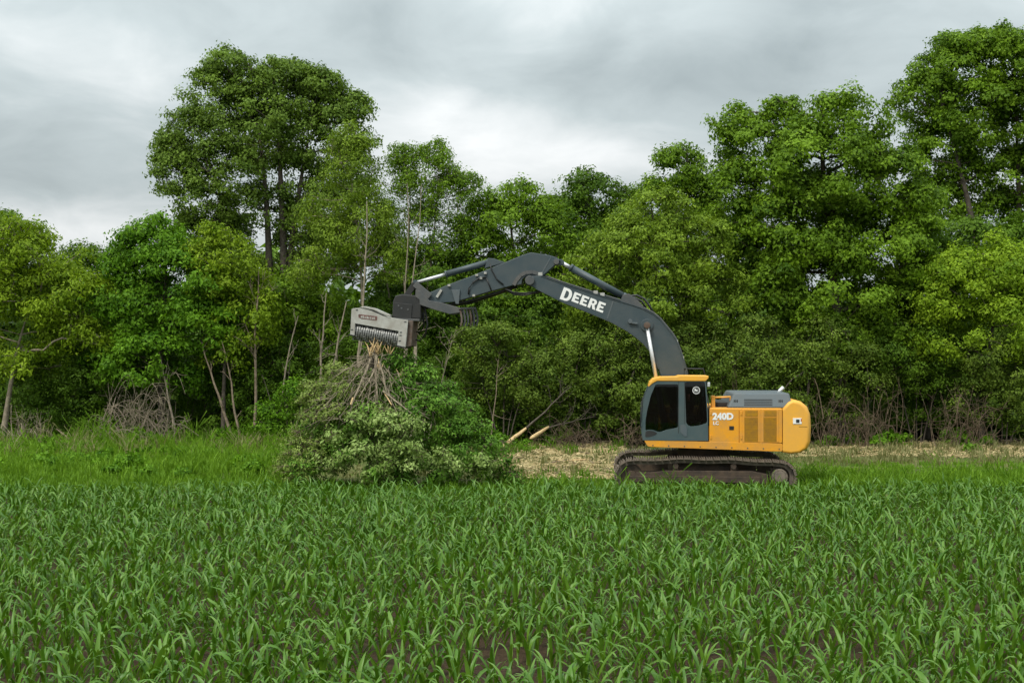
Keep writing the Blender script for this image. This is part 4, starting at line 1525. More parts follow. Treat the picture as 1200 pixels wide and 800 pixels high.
q = Part()
for dv_, sag in ((-0.22, 0.0), (-0.08, 2.5), (0.1, 1.0)):
    q.tube([(PP(x, y + sag * k_, dv_)[0], dv_, PP(x, y + sag * k_, dv_)[1]) for x, y, k_ in ((640, 341, 0), (628, 342, 0.5), (614, 343.5, 1), (602, 342.5, 1), (592, 338.5, 0.3))], 0.02)
q.build('hose', 'rubber', boom)
for x0_, y0_ in ((868.2, 484), (868.2, 512), (832.6, 484), (832.6, 512)):
    a = PP(x0_, y0_, NV)
    q = Part()
    q.box(a[0] - 0.012, a[0] + 0.03, NV - 0.012, NV + 0.01, a[1] - 0.05, a[1] + 0.05)
    q.build('hinge', 'yellow', body, 0.005)
q = Part()
for k in range(9):
    a = PP(765 + k * 18.5, 521.5 + k * 0.55, NV)
    q.cyl((a[0], NV - 0.008, a[1]), (a[0], NV + 0.01, a[1]), 0.018, seg=8)
q.build('skirt_bolts', 'worn', ex)['kind'] = 'stuff'

# ---- stick
SV0, SV1 = -0.25, 0.2
stick_px = [(656.5, 304.5), (652, 301.5), (644, 299), (622, 295.6), (612, 299), (580, 312), (550.5, 324), (526, 333), (505, 342), (491, 347), (489, 352), (494, 356), (512, 355), (533, 353.6), (545, 350), (575, 341), (600, 334.5), (611, 333), (612, 327), (616, 323.6), (622, 322.4), (636, 323), (645, 315)]
q = Part()
q.prism(PPs(stick_px, SV0 - 0.02), SV0, SV1)
stick = q.build('stick', 'slate', ex, 0.015, 2)
q = Part()
pv = PP(621, 328.5, BV0)
q.cyl((pv[0], BV0 - 0.09, pv[1]), (pv[0], BV1 + 0.09, pv[1]), 0.13, 0.13, 24)
q.build('pivot_boss', 'worn', boom, 0.015)
arc = PPs([(602, 334), (605, 328.5), (610, 322.5), (616, 319.2), (624, 318.4), (632, 321)], SV0)
q = Part()
for a, b in zip(arc[:-1], arc[1:]):
    q.bar((a[0], SV0 - 0.005, a[1]), (b[0], SV0 - 0.005, b[1]), 0.04, 0.10)
q.build('pivot_collar', 'worn', stick)
q = Part()
a, b, c = PPs([(634, 321.5), (646, 300.5), (655, 304)], SV0)
q.bar((a[0], SV0 - 0.003, a[1]), (b[0], SV0 - 0.003, b[1]), 0.012, 0.03)
q.build('weld_seam', 'hood', stick)
q = Part()
a = PP(652, 306.8, SV0)
q.cyl((a[0], SV0 - 0.06, a[1]), (a[0], SV1 + 0.06, a[1]), 0.075)
q.build('pin', 'worn', stick, 0.01)
hyd(574.5, 306.8, 487, 331.2, 0.60, -0.03, 0.085, 0.045, 'tip_cylinder', 0.075)
q = Part()
for v in (-0.16, 0.06):
    q.prism(PPs([(568, 314.5), (572, 302.5), (579, 303), (592, 307.5)], -0.1), v, v + 0.05)
q.build('cylinder_lug', 'slate', stick, 0.01)
# lower hydraulic line under the stick
q = Part()
q.tube([(PP(x, y, -0.1)[0], -0.1, PP(x, y, -0.1)[1]) for x, y in ((603, 336), (575, 345), (548, 353), (520, 358), (497, 360))], 0.035)
q.tube([(PP(x, y, 0.05)[0], 0.05, PP(x, y, 0.05)[1]) for x, y in ((606, 336), (577, 346.5), (550, 355), (522, 359), (497, 361))], 0.035)
q.build('hose', 'rubber', stick)
# hose loops on the side of the stick and grey clamps
q = Part()
q.tube([(PP(x, y, SV0 - 0.04)[0], SV0 - 0.04, PP(x, y, SV0 - 0.04)[1]) for x, y in ((570, 324.5), (561, 326), (554, 331), (549.5, 338), (549, 345))], 0.022)
q.tube([(PP(x, y, SV0 - 0.04)[0], SV0 - 0.04, PP(x, y, SV0 - 0.04)[1]) for x, y in ((574, 309), (576, 316), (582, 327), (590, 333.5))], 0.018)
q.tube([(PP(x, y, SV0 - 0.04)[0], SV0 - 0.04, PP(x, y, SV0 - 0.04)[1]) for x, y in ((570, 326), (573, 333), (576, 341))], 0.018)
q.build('hose', 'rubber', stick)
for px, py in ((559, 322.5), (564, 326), (569, 320), (526.5, 334.5), (555.5, 346.3)):
    a = PP(px, py, SV0)
    q = Part()
    q.box(a[0] - 0.04, a[0] + 0.035, SV0 - 0.06, SV0 + 0.02, a[1] - 0.03, a[1] + 0.03)
    q.build('hose_clamp', 'grey', stick, 0.01)
q = Part()
a, b = PPs([(517.5, 339.5), (512, 348.5)], SV0)
q.bar((a[0], SV0 - 0.03, a[1]), (b[0], SV0 - 0.03, b[1]), 0.05, 0.07)
q.build('grease_plate', 'grey', stick, 0.01)
q = Part()
q.prism(PPs([(529, 339.5), (539, 339.5), (537.5, 356), (534, 356)], SV0 - 0.05), SV0 - 0.05, SV0 - 0.01)
th = q.build('thumb_stop', 'hood', stick, 0.006)
th['label'] = 'tapered stop plate with red worn tip'
# tip linkage
for v in (SV0 - 0.08, SV1 + 0.03):
    q = Part()
    a, b = PP(486, 332.5, v), PP(504, 347.5, v)
    q.bar((a[0], v, a[1]), (b[0], v, b[1]), 0.05, 0.17)
    q.build('link', 'worn', ex, 0.01)
for v in (SV0 - 0.02, SV1 - 0.03):
    q = Part()
    a, b = PP(486.5, 332, v), PP(474, 350, v)
    q.bar((a[0], v, a[1]), (b[0], v, b[1]), 0.06, 0.16)
    q.build('link', 'black', ex, 0.01)
# folded thumb with comb tines
TV = -0.42
q = Part()
q.prism(PPs([(487, 339), (492, 341), (503, 352), (518, 354.6), (537, 360), (539, 366), (527, 368), (508, 362.5), (492, 357), (486.5, 350)], TV), TV, TV + 0.09)
thumb = q.build('thumb', 'worn', ex, 0.012)
q = Part()
q.prism(PPs([(487, 339), (492, 341), (503, 352), (518, 354.6), (537, 360), (539, 366), (527, 368), (508, 362.5), (492, 357), (486.5, 350)], TV), 0.28, 0.36)
q.build('thumb_arm', 'worn', thumb, 0.012)
for k in range(6):
    v = TV + 0.02 + k * 0.13
    px = 538.0 + k * 3.7
    q = Part()
    q.prism(PPs([(px - 1.3, 360.4), (px + 0.6, 360.2), (px + 2.6, 365), (px + 3.9, 371), (px + 4.0, 377), (px + 2.6, 382), (px + 1.0, 382), (px + 2.0, 376.5), (px + 1.9, 371.5), (px + 0.6, 366)], v), v, v + 0.045)
    q.build('tine', 'worn' if k % 3 else 'rust', thumb, 0.004)
q = Part()
a, b = PP(538, 361.5, TV), PP(556.5, 361.0, 0.25)
q.bar((a[0], TV, a[1]), (b[0], 0.30, b[1]), 0.07, 0.05)
q.build('tine_beam', 'worn', thumb, 0.008)
# coupler block
q = Part()
q.prism(PPs([(460.5, 353), (463, 346.5), (471, 344.5), (487, 346), (493, 350), (493, 373.5), (459.5, 372.5)], -0.42), -0.42, 0.34)
coup = q.build('coupler', 'black', ex, 0.03, 2)
q = Part()
q.prism(PPs([(461, 354.2), (483, 356.6), (482, 373.6), (459.8, 371.6)], -0.44), -0.445, -0.415)
q.build('coupler_plate', 'black', coup, 0.012)
q = Part()
for px, py in ((467, 358), (470.5, 361), (478, 362.5)):
    a = PP(px, py, -0.45)
    q.cyl((a[0], -0.455, a[1]), (a[0], -0.44, a[1]), 0.025, seg=8)
q.build('bolt', 'worn', coup)
q = Part()
a, b = PP(458, 373.5, -0.4), PP(492, 375, -0.4)
q.bar((a[0], -0.05, a[1]), (b[0], -0.05, b[1]), 0.8, 0.06)
q.build('coupler_base', 'worn', coup, 0.01)
q = Part()
q.tube([(PP(x, y, -0.2)[0], -0.2, PP(x, y, -0.2)[1]) for x, y in ((487, 352), (498, 362), (501, 380), (498, 394), (492, 399), (487, 398))], 0.024)
q.tube([(PP(x, y, -0.1)[0], -0.1, PP(x, y, -0.1)[1]) for x, y in ((489, 356), (496, 368), (497, 382), (493, 388), (488, 389))], 0.024)
q.build('hose', 'rubber', coup)


# ---- mulching head
def Z9(pts):
    return [(405 + a / 11.433, 345 + b / 11.433) for a, b in pts]


MV0, MV1 = -0.62, 0.42
mul = empty('mulching_head', (0, 0, 0), 0, ex)
shell = Z9([(60, 540), (78, 200), (100, 185), (215, 178), (280, 190), (560, 300), (838, 345), (800, 712), (690, 685), (710, 492), (128, 388), (118, 552)])
q = Part()
q.prism(PPs(shell, MV0), MV0, MV0 + 0.06)
q.build('front_plate', 'grey', mul, 0.01)
q = Part()
q.prism(PPs(Z9([(84, 205), (215, 185), (280, 198), (560, 306), (832, 350), (815, 470), (118, 372), (80, 380)]), MV0), MV0 + 0.06, MV1)
q.build('housing', 'grey', mul, 0.012)
q = Part()
q.prism(PPs(Z9([(700, 470), (826, 470), (800, 705), (692, 682)]), MV0), MV0 + 0.06, MV1)
q.build('side_plate', 'grey', mul, 0.012)
q = Part()
q.prism(PPs(Z9([(62, 380), (124, 380), (112, 548), (60, 538)]), MV0), MV0 + 0.06, MV1)
q.build('side_plate', 'grey', mul, 0.012)
q = Part()
q.prism(PPs(Z9([(842, 350), (905, 350), (880, 690), (806, 706)]), MV0 + 0.1), MV0 + 0.1, MV1)
q.build('drive_cover', 'rust', mul, 0.02)
q = Part()
q.prism(PPs(Z9([(190, 166), (270, 158), (390, 182), (600, 275), (600, 297), (560, 292), (380, 210), (270, 184)]), MV0), MV0 - 0.03, MV0 + 0.25)
q.build('deflector_rail', 'grey', mul, 0.012)
q = Part()
q.prism(PPs(Z9([(280, 186), (380, 213), (520, 275), (560, 296), (500, 282), (360, 222)]), MV0), MV0 - 0.006, MV0 + 0.01)
q.build('rail_gap', 'black', mul)
q = Part()
q.prism(PPs(Z9([(45, 528), (118, 545), (118, 562), (40, 545)]), MV0), MV0 - 0.03, MV1)
q.prism(PPs(Z9([(690, 678), (800, 702), (800, 722), (688, 700)]), MV0), MV0 - 0.03, MV1)
q.build('skid', 'black', mul, 0.006)
# maker's plate: dark red strip with pale letters too small to read
plate = flat_curve('name_plate', [rounded(PPs(Z9([(172, 262), (425, 292), (418, 350), (215, 325), (172, 308)]), MV0 - 0.004), 0.02, 2)], MV0 - 0.006, MV0 + 0.002, 'darkred', mul)
q = Part()
for k in range(8):
    a = PP(405 + (205 + 25 * k) / 11.433, 345 + (287 + 3.3 * k) / 11.433, MV0)
    q.box(a[0], a[0] + (0.03 if k % 3 else 0.042), MV0 - 0.009, MV0 - 0.004, a[1] - 0.055, a[1] + (0.012 if k % 2 else 0.0))
q.build('plate_marks', 'grey', mul)['kind'] = 'stuff'
# rotor with rows of teeth in a helix
ra_, rb_ = PP(405 + 118 / 11.433, 345 + 482 / 11.433, MV0 + 0.26), PP(405 + 705 / 11.433, 345 + 585 / 11.433, MV0 + 0.26)
A, B = Vector((ra_[0], MV0 + 0.27, ra_[1])), Vector((rb_[0], MV0 + 0.27, rb_[1]))
q = Part()
q.cyl(A, B, 0.20, 0.20, 24)
rotor = q.build('rotor', 'black', mul)
ax = (B - A).normalized()
e1 = ax.cross(Vector((0, 1, 0))).normalized()
e2 = ax.cross(e1)
q = Part()
for k in range(30):
    c = A.lerp(B, (k + 0.5) / 30)
    for m in range(4):
        th_ = k * 0.30 + m * 2 * math.pi / 4
        n = e1 * math.cos(th_) + e2 * math.sin(th_)
        q.bar(c + n * 0.19, c + n * 0.262, 0.026, 0.075)
q.build('rotor_teeth', 'steel', mul)['kind'] = 'stuff'
q = Part()
for k in range(20):
    c = A.lerp(B, (k + 0.5) / 20)
    ring = []
    for m in range(24):
        a = m * 2 * math.pi / 24
        ring.append(c + (e1 * math.cos(a) + e2 * math.sin(a)) * 0.238 + ax * (0.03 * math.sin(a)))
    ring.append(ring[0])
    for p_, r_ in zip(ring[:-1], ring[1:]):
        q.bar(p_, r_, 0.012, 0.04)
q.build('rotor_rings', 'steel', mul)['kind'] = 'stuff'
q = Part()
for px, py in ((740, 505), (735, 545), (725, 620), (150, 205), (800, 365), (85, 470)):
    a = PP(405 + px / 11.433, 345 + py / 11.433, MV0)
    q.box(a[0] - 0.03, a[0] + 0.03, MV0 - 0.012, MV0 + 0.001, a[1] - 0.012, a[1] + 0.012)
q.build('bolt_heads', 'worn', mul)['kind'] = 'stuff'


# ------------------------------------------------------------------ bare stems and dead brush
def bare_stem(rng, tb, path, r0, nb, blen, depth=1, spread=0.8, sides=6, upw=0.3):
    """a tapered stem with side branches that fork again"""
    path = np.asarray(path, float)
    n = len(path)
    rad = np.linspace(r0, r0 * 0.25, n)
    tb.add(path, rad, sides)
    for k in range(nb):
        f = rng.uniform(0.3, 0.97)
        i = f * (n - 1)
        j = int(i)
        a = path[j] + (path[min(j + 1, n - 1)] - path[j]) * (i - j)
        d = nrm(path[min(j + 1, n - 1)] - path[max(j - 1, 0)])
        dr = nrm(d * 0.7 + rng.normal(0, spread, 3) + np.array([0, 0, upw]))
        ln = blen * rng.uniform(0.5, 1.2) * (1 - 0.4 * f)
        e_ = a + dr * ln
        m_ = (a + e_) / 2 + rng.normal(0, 0.12, 3) * ln
        sub = curve3(a, m_, e_, 5)
        r1 = max(0.006, rad[j] * 0.5)
        if depth > 0:
            bare_stem(rng, tb, sub, r1, max(2, nb // 2), blen * 0.5, depth - 1, spread, 4, upw)
        else:
            tb.add(sub, np.linspace(r1, 0.004, 5), 4)


def wiggle(rng, a, b, n=7, amp=0.04):
    a, b = np.asarray(a, float), np.asarray(b, float)
    t_ = np.linspace(0, 1, n)[:, None]
    p = a + (b - a) * t_
    w_ = rng.normal(0, amp, (n, 3)) * np.linalg.norm(b - a) * 0.4
    w_[0] = 0
    return p + np.cumsum(w_, 0) * 0.5


BARE = [
    ('leaning bare grey stem, leftmost of the bare stems left of the brush pile', 47.2, (278, 524), (240, 402), 0.075, 4, 0.9),
    ('slim pale bare stem beside the leftmost bare stem', 47.0, (285, 526), (261, 396), 0.06, 4, 0.8),
    ('straight bare stem standing under the light green tree', 47.4, (299, 528), (297, 318), 0.075, 9, 1.3),
    ('forked bare stem leaning right, just left of the mulching head', 47.3, (366, 500), (392, 345), 0.075, 6, 1.2),
    ('second bare stem leaning right, close to the mulching head', 47.5, (372, 505), (404, 352), 0.085, 6, 1.2),
    ('bare trunk right behind the mulching head', 44.0, (482, 520), (488, 352), 0.13, 2, 0.7),
    ('twiggy bare sapling right of the hose loops', 45.5, (497, 500), (522, 398), 0.03, 8, 1.1),
    ('pale straight stem rising left of the coupler to the olive crown', 47.0, (420, 500), (428, 250), 0.07, 7, 1.2),
    ('left one of two slim bare stems above the coupler', 46.8, (470, 500), (476, 215), 0.05, 7, 1.3),
    ('right one of two slim bare stems above the coupler', 46.9, (478, 500), (494, 222), 0.05, 7, 1.3),
    ('short pale stem leaning left beneath the vivid green tree', 46.9, (208, 522), (186, 405), 0.06, 5, 1.0),
    ('pale leaning stem in front of the shaded tree, right of the straight one', 47.1, (322, 515), (348, 372), 0.055, 5, 1.0),
    ('thin bare sapling right of the brush pile', 46.5, (573, 515), (585, 420), 0.035, 5, 1.0),
]
for k, (lab, D, b, t_, r, nb, bl) in enumerate(BARE):
    rng = np.random.default_rng(300 + k)
    B0, T0 = W(b[0], b[1], D), W(t_[0], t_[1], D)
    root = empty('bare_tree', (B0.x, D, 0))
    tag(root, lab, 'bare tree', 'bare stems at the wood edge')
    tb = Tubes()
    p = wiggle(rng, (0, 0, -0.1), (T0.x - B0.x, rng.normal(0, 0.2), T0.z), 9, 0.035)
    bare_stem(rng, tb, p, r, nb, bl, 1, 0.6)
    tb.build('trunk', M['bark_dead' if k in (0, 1, 2, 12) else 'bark_pale'], root)

# tangles of dead brush
M['stem'] = bark_mat('pale_torn_bark', (0.17, 0.14, 0.10), (0.42, 0.35, 0.255), 9)
BRUSH = [
    ('tangle of grey-brown dead brush under the vivid green tree', 46.8, 165, 523, 1.6, 2.9, 100),
    ('small dry brush clump at the left edge on the grass', 46.2, 28, 528, 0.9, 1.8, 34),
    ('brown bare brush clump nearest the counterweight', 47.2, 970, 515, 0.9, 2.4, 34),
    ('brown bare brush clump below the broad tree', 47.2, 1028, 513, 1.3, 2.8, 48),
    ('bare brush with pale sticks in the dark hollow on the right', 47.0, 1135, 514, 1.4, 2.5, 48),
    ('bare brown brush by the dark shade behind the cab front', 47.0, 735, 515, 0.7, 1.6, 24),
    ('low bare twiggy brush left of the cab above the wood chips', 46.6, 670, 507, 1.4, 1.3, 36),
    ('tall bare brown twigs rising behind the engine hood', 47.3, 868, 510, 0.8, 3.3, 22),
]
for k, (lab, D, px, py, wd, ht_, n) in enumerate(BRUSH):
    rng = np.random.default_rng(400 + k)
    B0 = W(px, py, D)
    root = empty('dead_brush', (B0.x, D, 0))
    tag(root, lab, 'dead brush', 'dead brush at the wood edge')
    tb = Tubes()
    for i in range(n):
        u_ = rng.random()
        if u_ < (0.75 if k == 0 else 0.45):
            # arching canes that rise and fall over to one side
            a = np.array([rng.normal(0, wd * 0.35), rng.normal(0, 0.35), rng.uniform(0, 0.5) * ht_ * (i % 2)])
            side = rng.choice((-1, 1)) * rng.uniform(0.3, 1.1)
            h = ht_ * rng.uniform(0.3, 0.9)
            e_ = a + np.array([side * wd * 0.8, rng.normal(0, 0.5), h * rng.uniform(-0.1, 0.5)])
            m_ = (a + e_) / 2 + np.array([rng.normal(0, 0.2), rng.normal(0, 0.3), h * rng.uniform(0.5, 1.1)])
            e_[2] = max(e_[2], 0.05)
        else:
            a = np.array([rng.normal(0, wd * 0.4), rng.normal(0, 0.35), -0.05])
            h = ht_ * rng.uniform(0.3, 1.0)
            e_ = a + np.array([rng.normal(0, 0.35) * wd, rng.normal(0, 0.4), h])
            m_ = (a + e_) / 2 + np.array([rng.normal(0, 0.3), rng.normal(0, 0.2), 0.0])
        bare_stem(rng, tb, curve3(a, m_, e_, 7), rng.uniform(0.008, 0.022), 4, 0.7, 0, 1.0, 4, 0.0)
    tb.build('twigs', M['stem' if k in (0, 1) else 'twig'], root)['kind'] = 'stuff'

# ------------------------------------------------------------------ felled, splintered tree and brush pile under the head
PD = 34.0
rng = np.random.default_rng(500)
B0 = W(438, 560, PD)
sp_root = empty('splintered_tree', (B0.x, PD, 0))
tag(sp_root, 'freshly shredded tan tree stems fanning out beneath the mulching head', 'shredded tree')


def stem_px(a, b, r0, r1, mat, name='stem', d0=0.0, d1=0.0, nb=0, bl=0.6, rag=0.0):
    A_, B_ = W(a[0], a[1], PD + d0), W(b[0], b[1], PD + d1)
    p = wiggle(rng, (A_.x - B0.x, d0, A_.z), (B_.x - B0.x, d1, B_.z), 7, 0.05)
    tb_ = Tubes()
    if nb:
        bare_stem(rng, tb_, p, r0, nb, bl, 0, 0.7, 7, -0.2)
    else:
        rr = np.linspace(r0, r1, 7) * (1 + rng.normal(0, rag, 7))
        tb_.add(p, rr, 7)
    return tb_.build(name, M[mat], sp_root)


def shard_px(cx, cy, n, hgt, wid, d):
    """bundle of pointed splinters"""
    q_ = Part()
    for i in range(n):
        x = cx + rng.normal(0, wid)
        a_ = W(x, cy + rng.uniform(-2, 2), PD + d)
        l = hgt * rng.uniform(0.3, 1.1)
        lean = rng.normal(0, 0.12)
        q_.cyl((a_.x - B0.x, d + rng.normal(0, 0.05), a_.z - 0.1), (a_.x - B0.x + lean, d, a_.z + l), rng.uniform(0.012, 0.035), 0.004, 5)
    return q_.build('splinters', 'splinter', sp_root)


for a_, b_, r0_, r1_, d0_, d1_, nb_ in (
        ((437, 412), (415, 472), 0.065, 0.05, 0.1, -0.7, 4), ((441, 408), (445, 470), 0.075, 0.05, 0.2, -0.4, 3), ((444, 424), (452, 460), 0.05, 0.04, 0.0, -0.6, 2),
        ((442, 428), (422, 466), 0.038, 0.03, 0.0, -0.8, 4), ((449, 458), (490, 494), 0.038, 0.025, -0.5, -1.0, 5), ((470, 438), (512, 484), 0.028, 0.015, 0.1, -0.4, 5),
        ((466, 436), (478, 468), 0.026, 0.015, 0.1, -0.4, 4), ((432, 420), (390, 442), 0.022, 0.012, 0.1, -0.2, 4), ((430, 425), (398, 464), 0.024, 0.012, 0.1, -0.5, 6),
        ((425, 450), (395, 484), 0.022, 0.012, 0.0, -0.5, 6), ((438, 432), (430, 480), 0.03, 0.012, 0.2, -0.7, 5), ((446, 440), (470, 486), 0.026, 0.012, 0.0, -0.9, 5),
        ((434, 440), (408, 476), 0.02, 0.01, 0.3, -0.6, 5), ((455, 430), (462, 470), 0.022, 0.01, 0.2, -0.3, 4), ((428, 432), (378, 470), 0.018, 0.01, 0.3, 0.0, 5),
        ((470, 434), (496, 452), 0.02, 0.01, 0.3, 0.1, 4), ((440, 450), (440, 488), 0.022, 0.01, 0.0, -0.9, 4)):
    stem_px(a_, b_, r0_ * 0.8, r1_, 'stem', d0=d0_, d1=d1_, nb=nb_, bl=0.7)
stem_px((451, 461), (460, 474), 0.022, 0.012, 'splinter', d0=-0.5, d1=-0.9)
stem_px((414, 466), (411, 474), 0.03, 0.02, 'splinter', d0=-0.75, d1=-0.85)
stem_px((436, 405), (437, 560), 0.11, 0.13, 'bark', 'stump', 0.5, 0.6)
for a in ((434, 412, 9, 0.36, 1.3, 0.0), (442, 410, 9, 0.30, 2.0, 0.1), (456, 409, 5, 0.24, 1.0, 0.1), (444, 432, 4, 0.28, 0.6, -0.1), (470, 438, 4, 0.22, 0.8, 0.1)):
    shard_px(*a)
# shredded fibres: straw-coloured twigs hanging in a curtain
tb = Tubes()
na = 480
py = 412 + 80 * rng.random(na) ** 0.8
px = 438 + rng.uniform(-1, 0.75, na) * (py - 396) * 0.85
dd_ = rng.uniform(-0.9, 0.4, na)
A_ = np.array([tuple(W(x, y, PD + d)) for x, y, d in zip(px, py, dd_)]) - np.array((B0.x, PD, 0))
drx = (px - 440) / 60.0
B_ = A_ + np.stack([drx * 0.3 + rng.normal(0, 0.24, na), rng.normal(0, 0.2, na), -rng.uniform(-0.12, 0.5, na)], 1)
tb.twigs(A_, B_, 0.008, 0.003)
fib = tb.build('shredded_twigs', M['stem'], sp_root)
fib['kind'] = 'stuff'

# the heap of leafy branches
B1 = W(455, 572, PD)
pile = empty('brush_pile', (B1.x, PD, 0))
tag(pile, 'tall heap of freshly felled leafy branches with pale undersides beside the corn', 'brush pile')


def pile_part(name, mat, lobes_px, seed, leaf=0.12, dens=800, aspect=0.5, clump=0.14, up=0.3, droop=1.0, gap=0.15):
    r_ = np.random.default_rng(seed)
    lobes_ = []
    s_ = PD / FPX
    for (px_, py_, rx, ry, dy) in lobes_px:
        c = W(px_, py_, PD + dy)
        lobes_.append((np.array((c.x - B1.x, dy, c.z)), rx * s_, max(0.5, rx * s_ * 0.8), ry * s_))
    P_, O_, T_, S_, (a_, b_) = crown_points(r_, lobes_, dens, 0.9, clump, gap, 0.85)
    k_ = P_[:, 2] > 0.02
    o = link_mesh(name, leaves_mesh(name, r_, P_[k_], O_[k_], leaf, aspect, T_[k_], up, droop), LM[mat], pile)
    o['kind'] = 'stuff'
    t2 = Tubes()
    t2.twigs(a_, b_, 0.009, 0.004)
    t2.build('twigs', M['bark_dead'], pile)['kind'] = 'stuff'


pile_part('foliage', 'pile', [(440, 508, 82, 52, 0.4), (500, 490, 60, 52, 0.3), (545, 525, 48, 40, 0), (472, 462, 44, 28, 0.6), (415, 545, 84, 30, -0.3), (572, 552, 34, 22, -0.2), (518, 466, 32, 24, 0.5), (490, 545, 64, 30, -0.2), (560, 530, 34, 26, 0.3), (475, 430, 24, 20, 0.4)], 601, 0.13, 760)
pile_part('foliage', 'pale', [(448, 512, 34, 18, -1.1), (428, 536, 36, 16, -1.4), (474, 530, 26, 18, -1.4), (455, 553, 36, 13, -1.5), (402, 512, 24, 12, -0.9), (522, 540, 30, 12, -1.1), (416, 496, 22, 10, -1.0), (484, 503, 20, 11, -1.1), (562, 546, 22, 10, -0.8), (385, 548, 24, 10, -1.0), (455, 490, 22, 10, -1.0)], 602, 0.14, 560, 0.5, 0.14, 0.3, 1.0, 0.25)
pile_part('foliage', 'wilt', [(372, 498, 34, 44, -0.2), (362, 540, 38, 30, -0.4), (392, 470, 38, 30, 0.1), (348, 545, 26, 22, 0), (418, 450, 30, 22, 0.4), (400, 438, 26, 20, 0.6), (592, 556, 20, 12, 0), (372, 466, 24, 20, 0.3)], 603, 0.12, 460, 0.45)
pile_part('foliage', 'pile', [(490, 448, 32, 22, 0.4), (462, 425, 26, 18, 0.6), (440, 440, 26, 16, 0.7), (380, 528, 44, 40, 0.5), (440, 462, 46, 28, 0.7), (405, 486, 40, 30, 0.4)], 604, 0.12, 560)

# ------------------------------------------------------------------ logs, sticks, wood chips, grass
LOGS = [('longer pale splintered pole leaning out of the brush by the wood chips', (588, 524), (617, 501), 45.0, 0.075),
        ('shorter pale splintered pole right of the longer leaning one', (621, 514), (643, 500.5), 45.5, 0.07)]
for k, (lab, a, b, D, r) in enumerate(LOGS):
    rng = np.random.default_rng(700 + k)
    A_, B_ = W(*a, D), W(*b, D + 1.0)
    root = empty('split_pole', (A_.x, D, 0))
    tag(root, lab, 'pole', 'splintered poles')
    tb = Tubes()
    tb.add(wiggle(rng, (0, 0, A_.z), (B_.x - A_.x, 1.0, B_.z), 8, 0.02), np.array([0.4, 1, 1, 1, 0.95, 0.9, 0.8, 0.6]) * r, 8)
    tb.build('split_wood', M['splinter'], root)
    tb = Tubes()
    c = np.array((B_.x - A_.x, 1.0, B_.z))
    bare_stem(rng, tb, wiggle(rng, c - 0.02, c + np.array([1.7, 0.5, 1.5 if k == 0 else 0.45]), 8, 0.05), r * 0.6, 7, 1.3, 1, 0.6)
    tb.build('dark_branch', M['bark'], root)

rng = np.random.default_rng(800)


def chips(name, label, boxes, n, lmin, lmax):
    P_ = []
    for (px0, px1, py0, py1) in boxes:
        m = int(n / len(boxes))
        x = rng.uniform(px0, px1, m)
        y = rng.uniform(py0, py1, m)
        D_ = CAMH * FPX / (y - HORY)
        P_.append(np.stack([(x - 600) / FPX * D_, D_, 0.02 + rng.random(m) * 0.05], 1))
    P_ = np.concatenate(P_)
    m = len(P_)
    a = rng.uniform(0, math.pi, m)
    d = np.stack([np.cos(a), np.sin(a) * 0.8, rng.normal(0, 0.22, m)], 1)
    l = rng.uniform(lmin, lmax, m)[:, None]
    tb_ = Tubes()
    tb_.twigs(P_ - d * l / 2, P_ + d * l / 2, 0.022, 0.012)
    return tag(tb_.build(name, M['straw'], None, False), label, 'wood chips', kind='stuff')


chips('wood_chips', 'pale shredded wood chips strewn over the cleared ground by the excavator', [(585, 722, 530, 562), (620, 730, 519, 532)], 4200, 0.06, 0.5)
chips('wood_chips', 'straw coloured wood debris along the cleared strip on the right', [(925, 1230, 519, 530), (925, 1230, 524, 536)], 5000, 0.06, 0.5)
STICKS = [('long pale stick lying on the cleared strip right of the excavator', (990, 527), (1042, 523), 0.04),
          ('pale broken stick lying on the strip at far right', (1086, 526), (1108, 521), 0.035),
          ('thin bent stick in the grass on the left', (66, 512), (96, 528), 0.025),
          ('pale flattened log in the middle of the wood chips', (652, 543), (690, 541), 0.05)]
for k, (lab, a, b, r) in enumerate(STICKS):
    g = lambda p: Vector(((p[0] - 600) / FPX * CAMH * FPX / (p[1] - HORY), CAMH * FPX / (p[1] - HORY), 0.08))
    A_, B_ = g(a), g(b)
    if k == 2:
        A_.z = 0.75
        A_.y = B_.y + 1.0
        A_.x = (a[0] - 600) / FPX * A_.y
    tb = Tubes()
    o_ = (A_ + B_) / 2
    tb.add(wiggle(rng, tuple(A_ - Vector((o_.x, o_.y, 0))), tuple(B_ - Vector((o_.x, o_.y, 0))), 7, 0.03), np.linspace(r, r * 0.5, 7), 6)
    st_ = tb.build('fallen_stick', M['splinter' if k != 2 else 'bark_dead'])
    st_.location = (o_.x, o_.y, 0)
    tag(st_, lab, 'stick', 'loose sticks')


tb = Tubes()
for i in range(90):
    if i < 45:
        x, y = rng.uniform(590, 730), rng.uniform(519, 560)
    else:
        x, y = rng.uniform(930, 1220), rng.uniform(517, 531)
    D_ = CAMH * FPX / (y - HORY)
    c = np.array(((x - 600) / FPX * D_, D_, 0.06))
    a = rng.uniform(0, math.pi)
    l = rng.uniform(0.3, 1.3)
    d = np.array((math.cos(a), 0.7 * math.sin(a), rng.normal(0.08, 0.1))) * l / 2
    bare_stem(rng, tb, wiggle(rng, c - d, c + d, 5, 0.06), rng.uniform(0.012, 0.035), 2, 0.35, 0, 0.7, 5, 0.1)
tag(tb.build('broken_branches', M['bark_dead']), 'broken branches littering the cleared ground around the excavator', 'branches', kind='stuff')


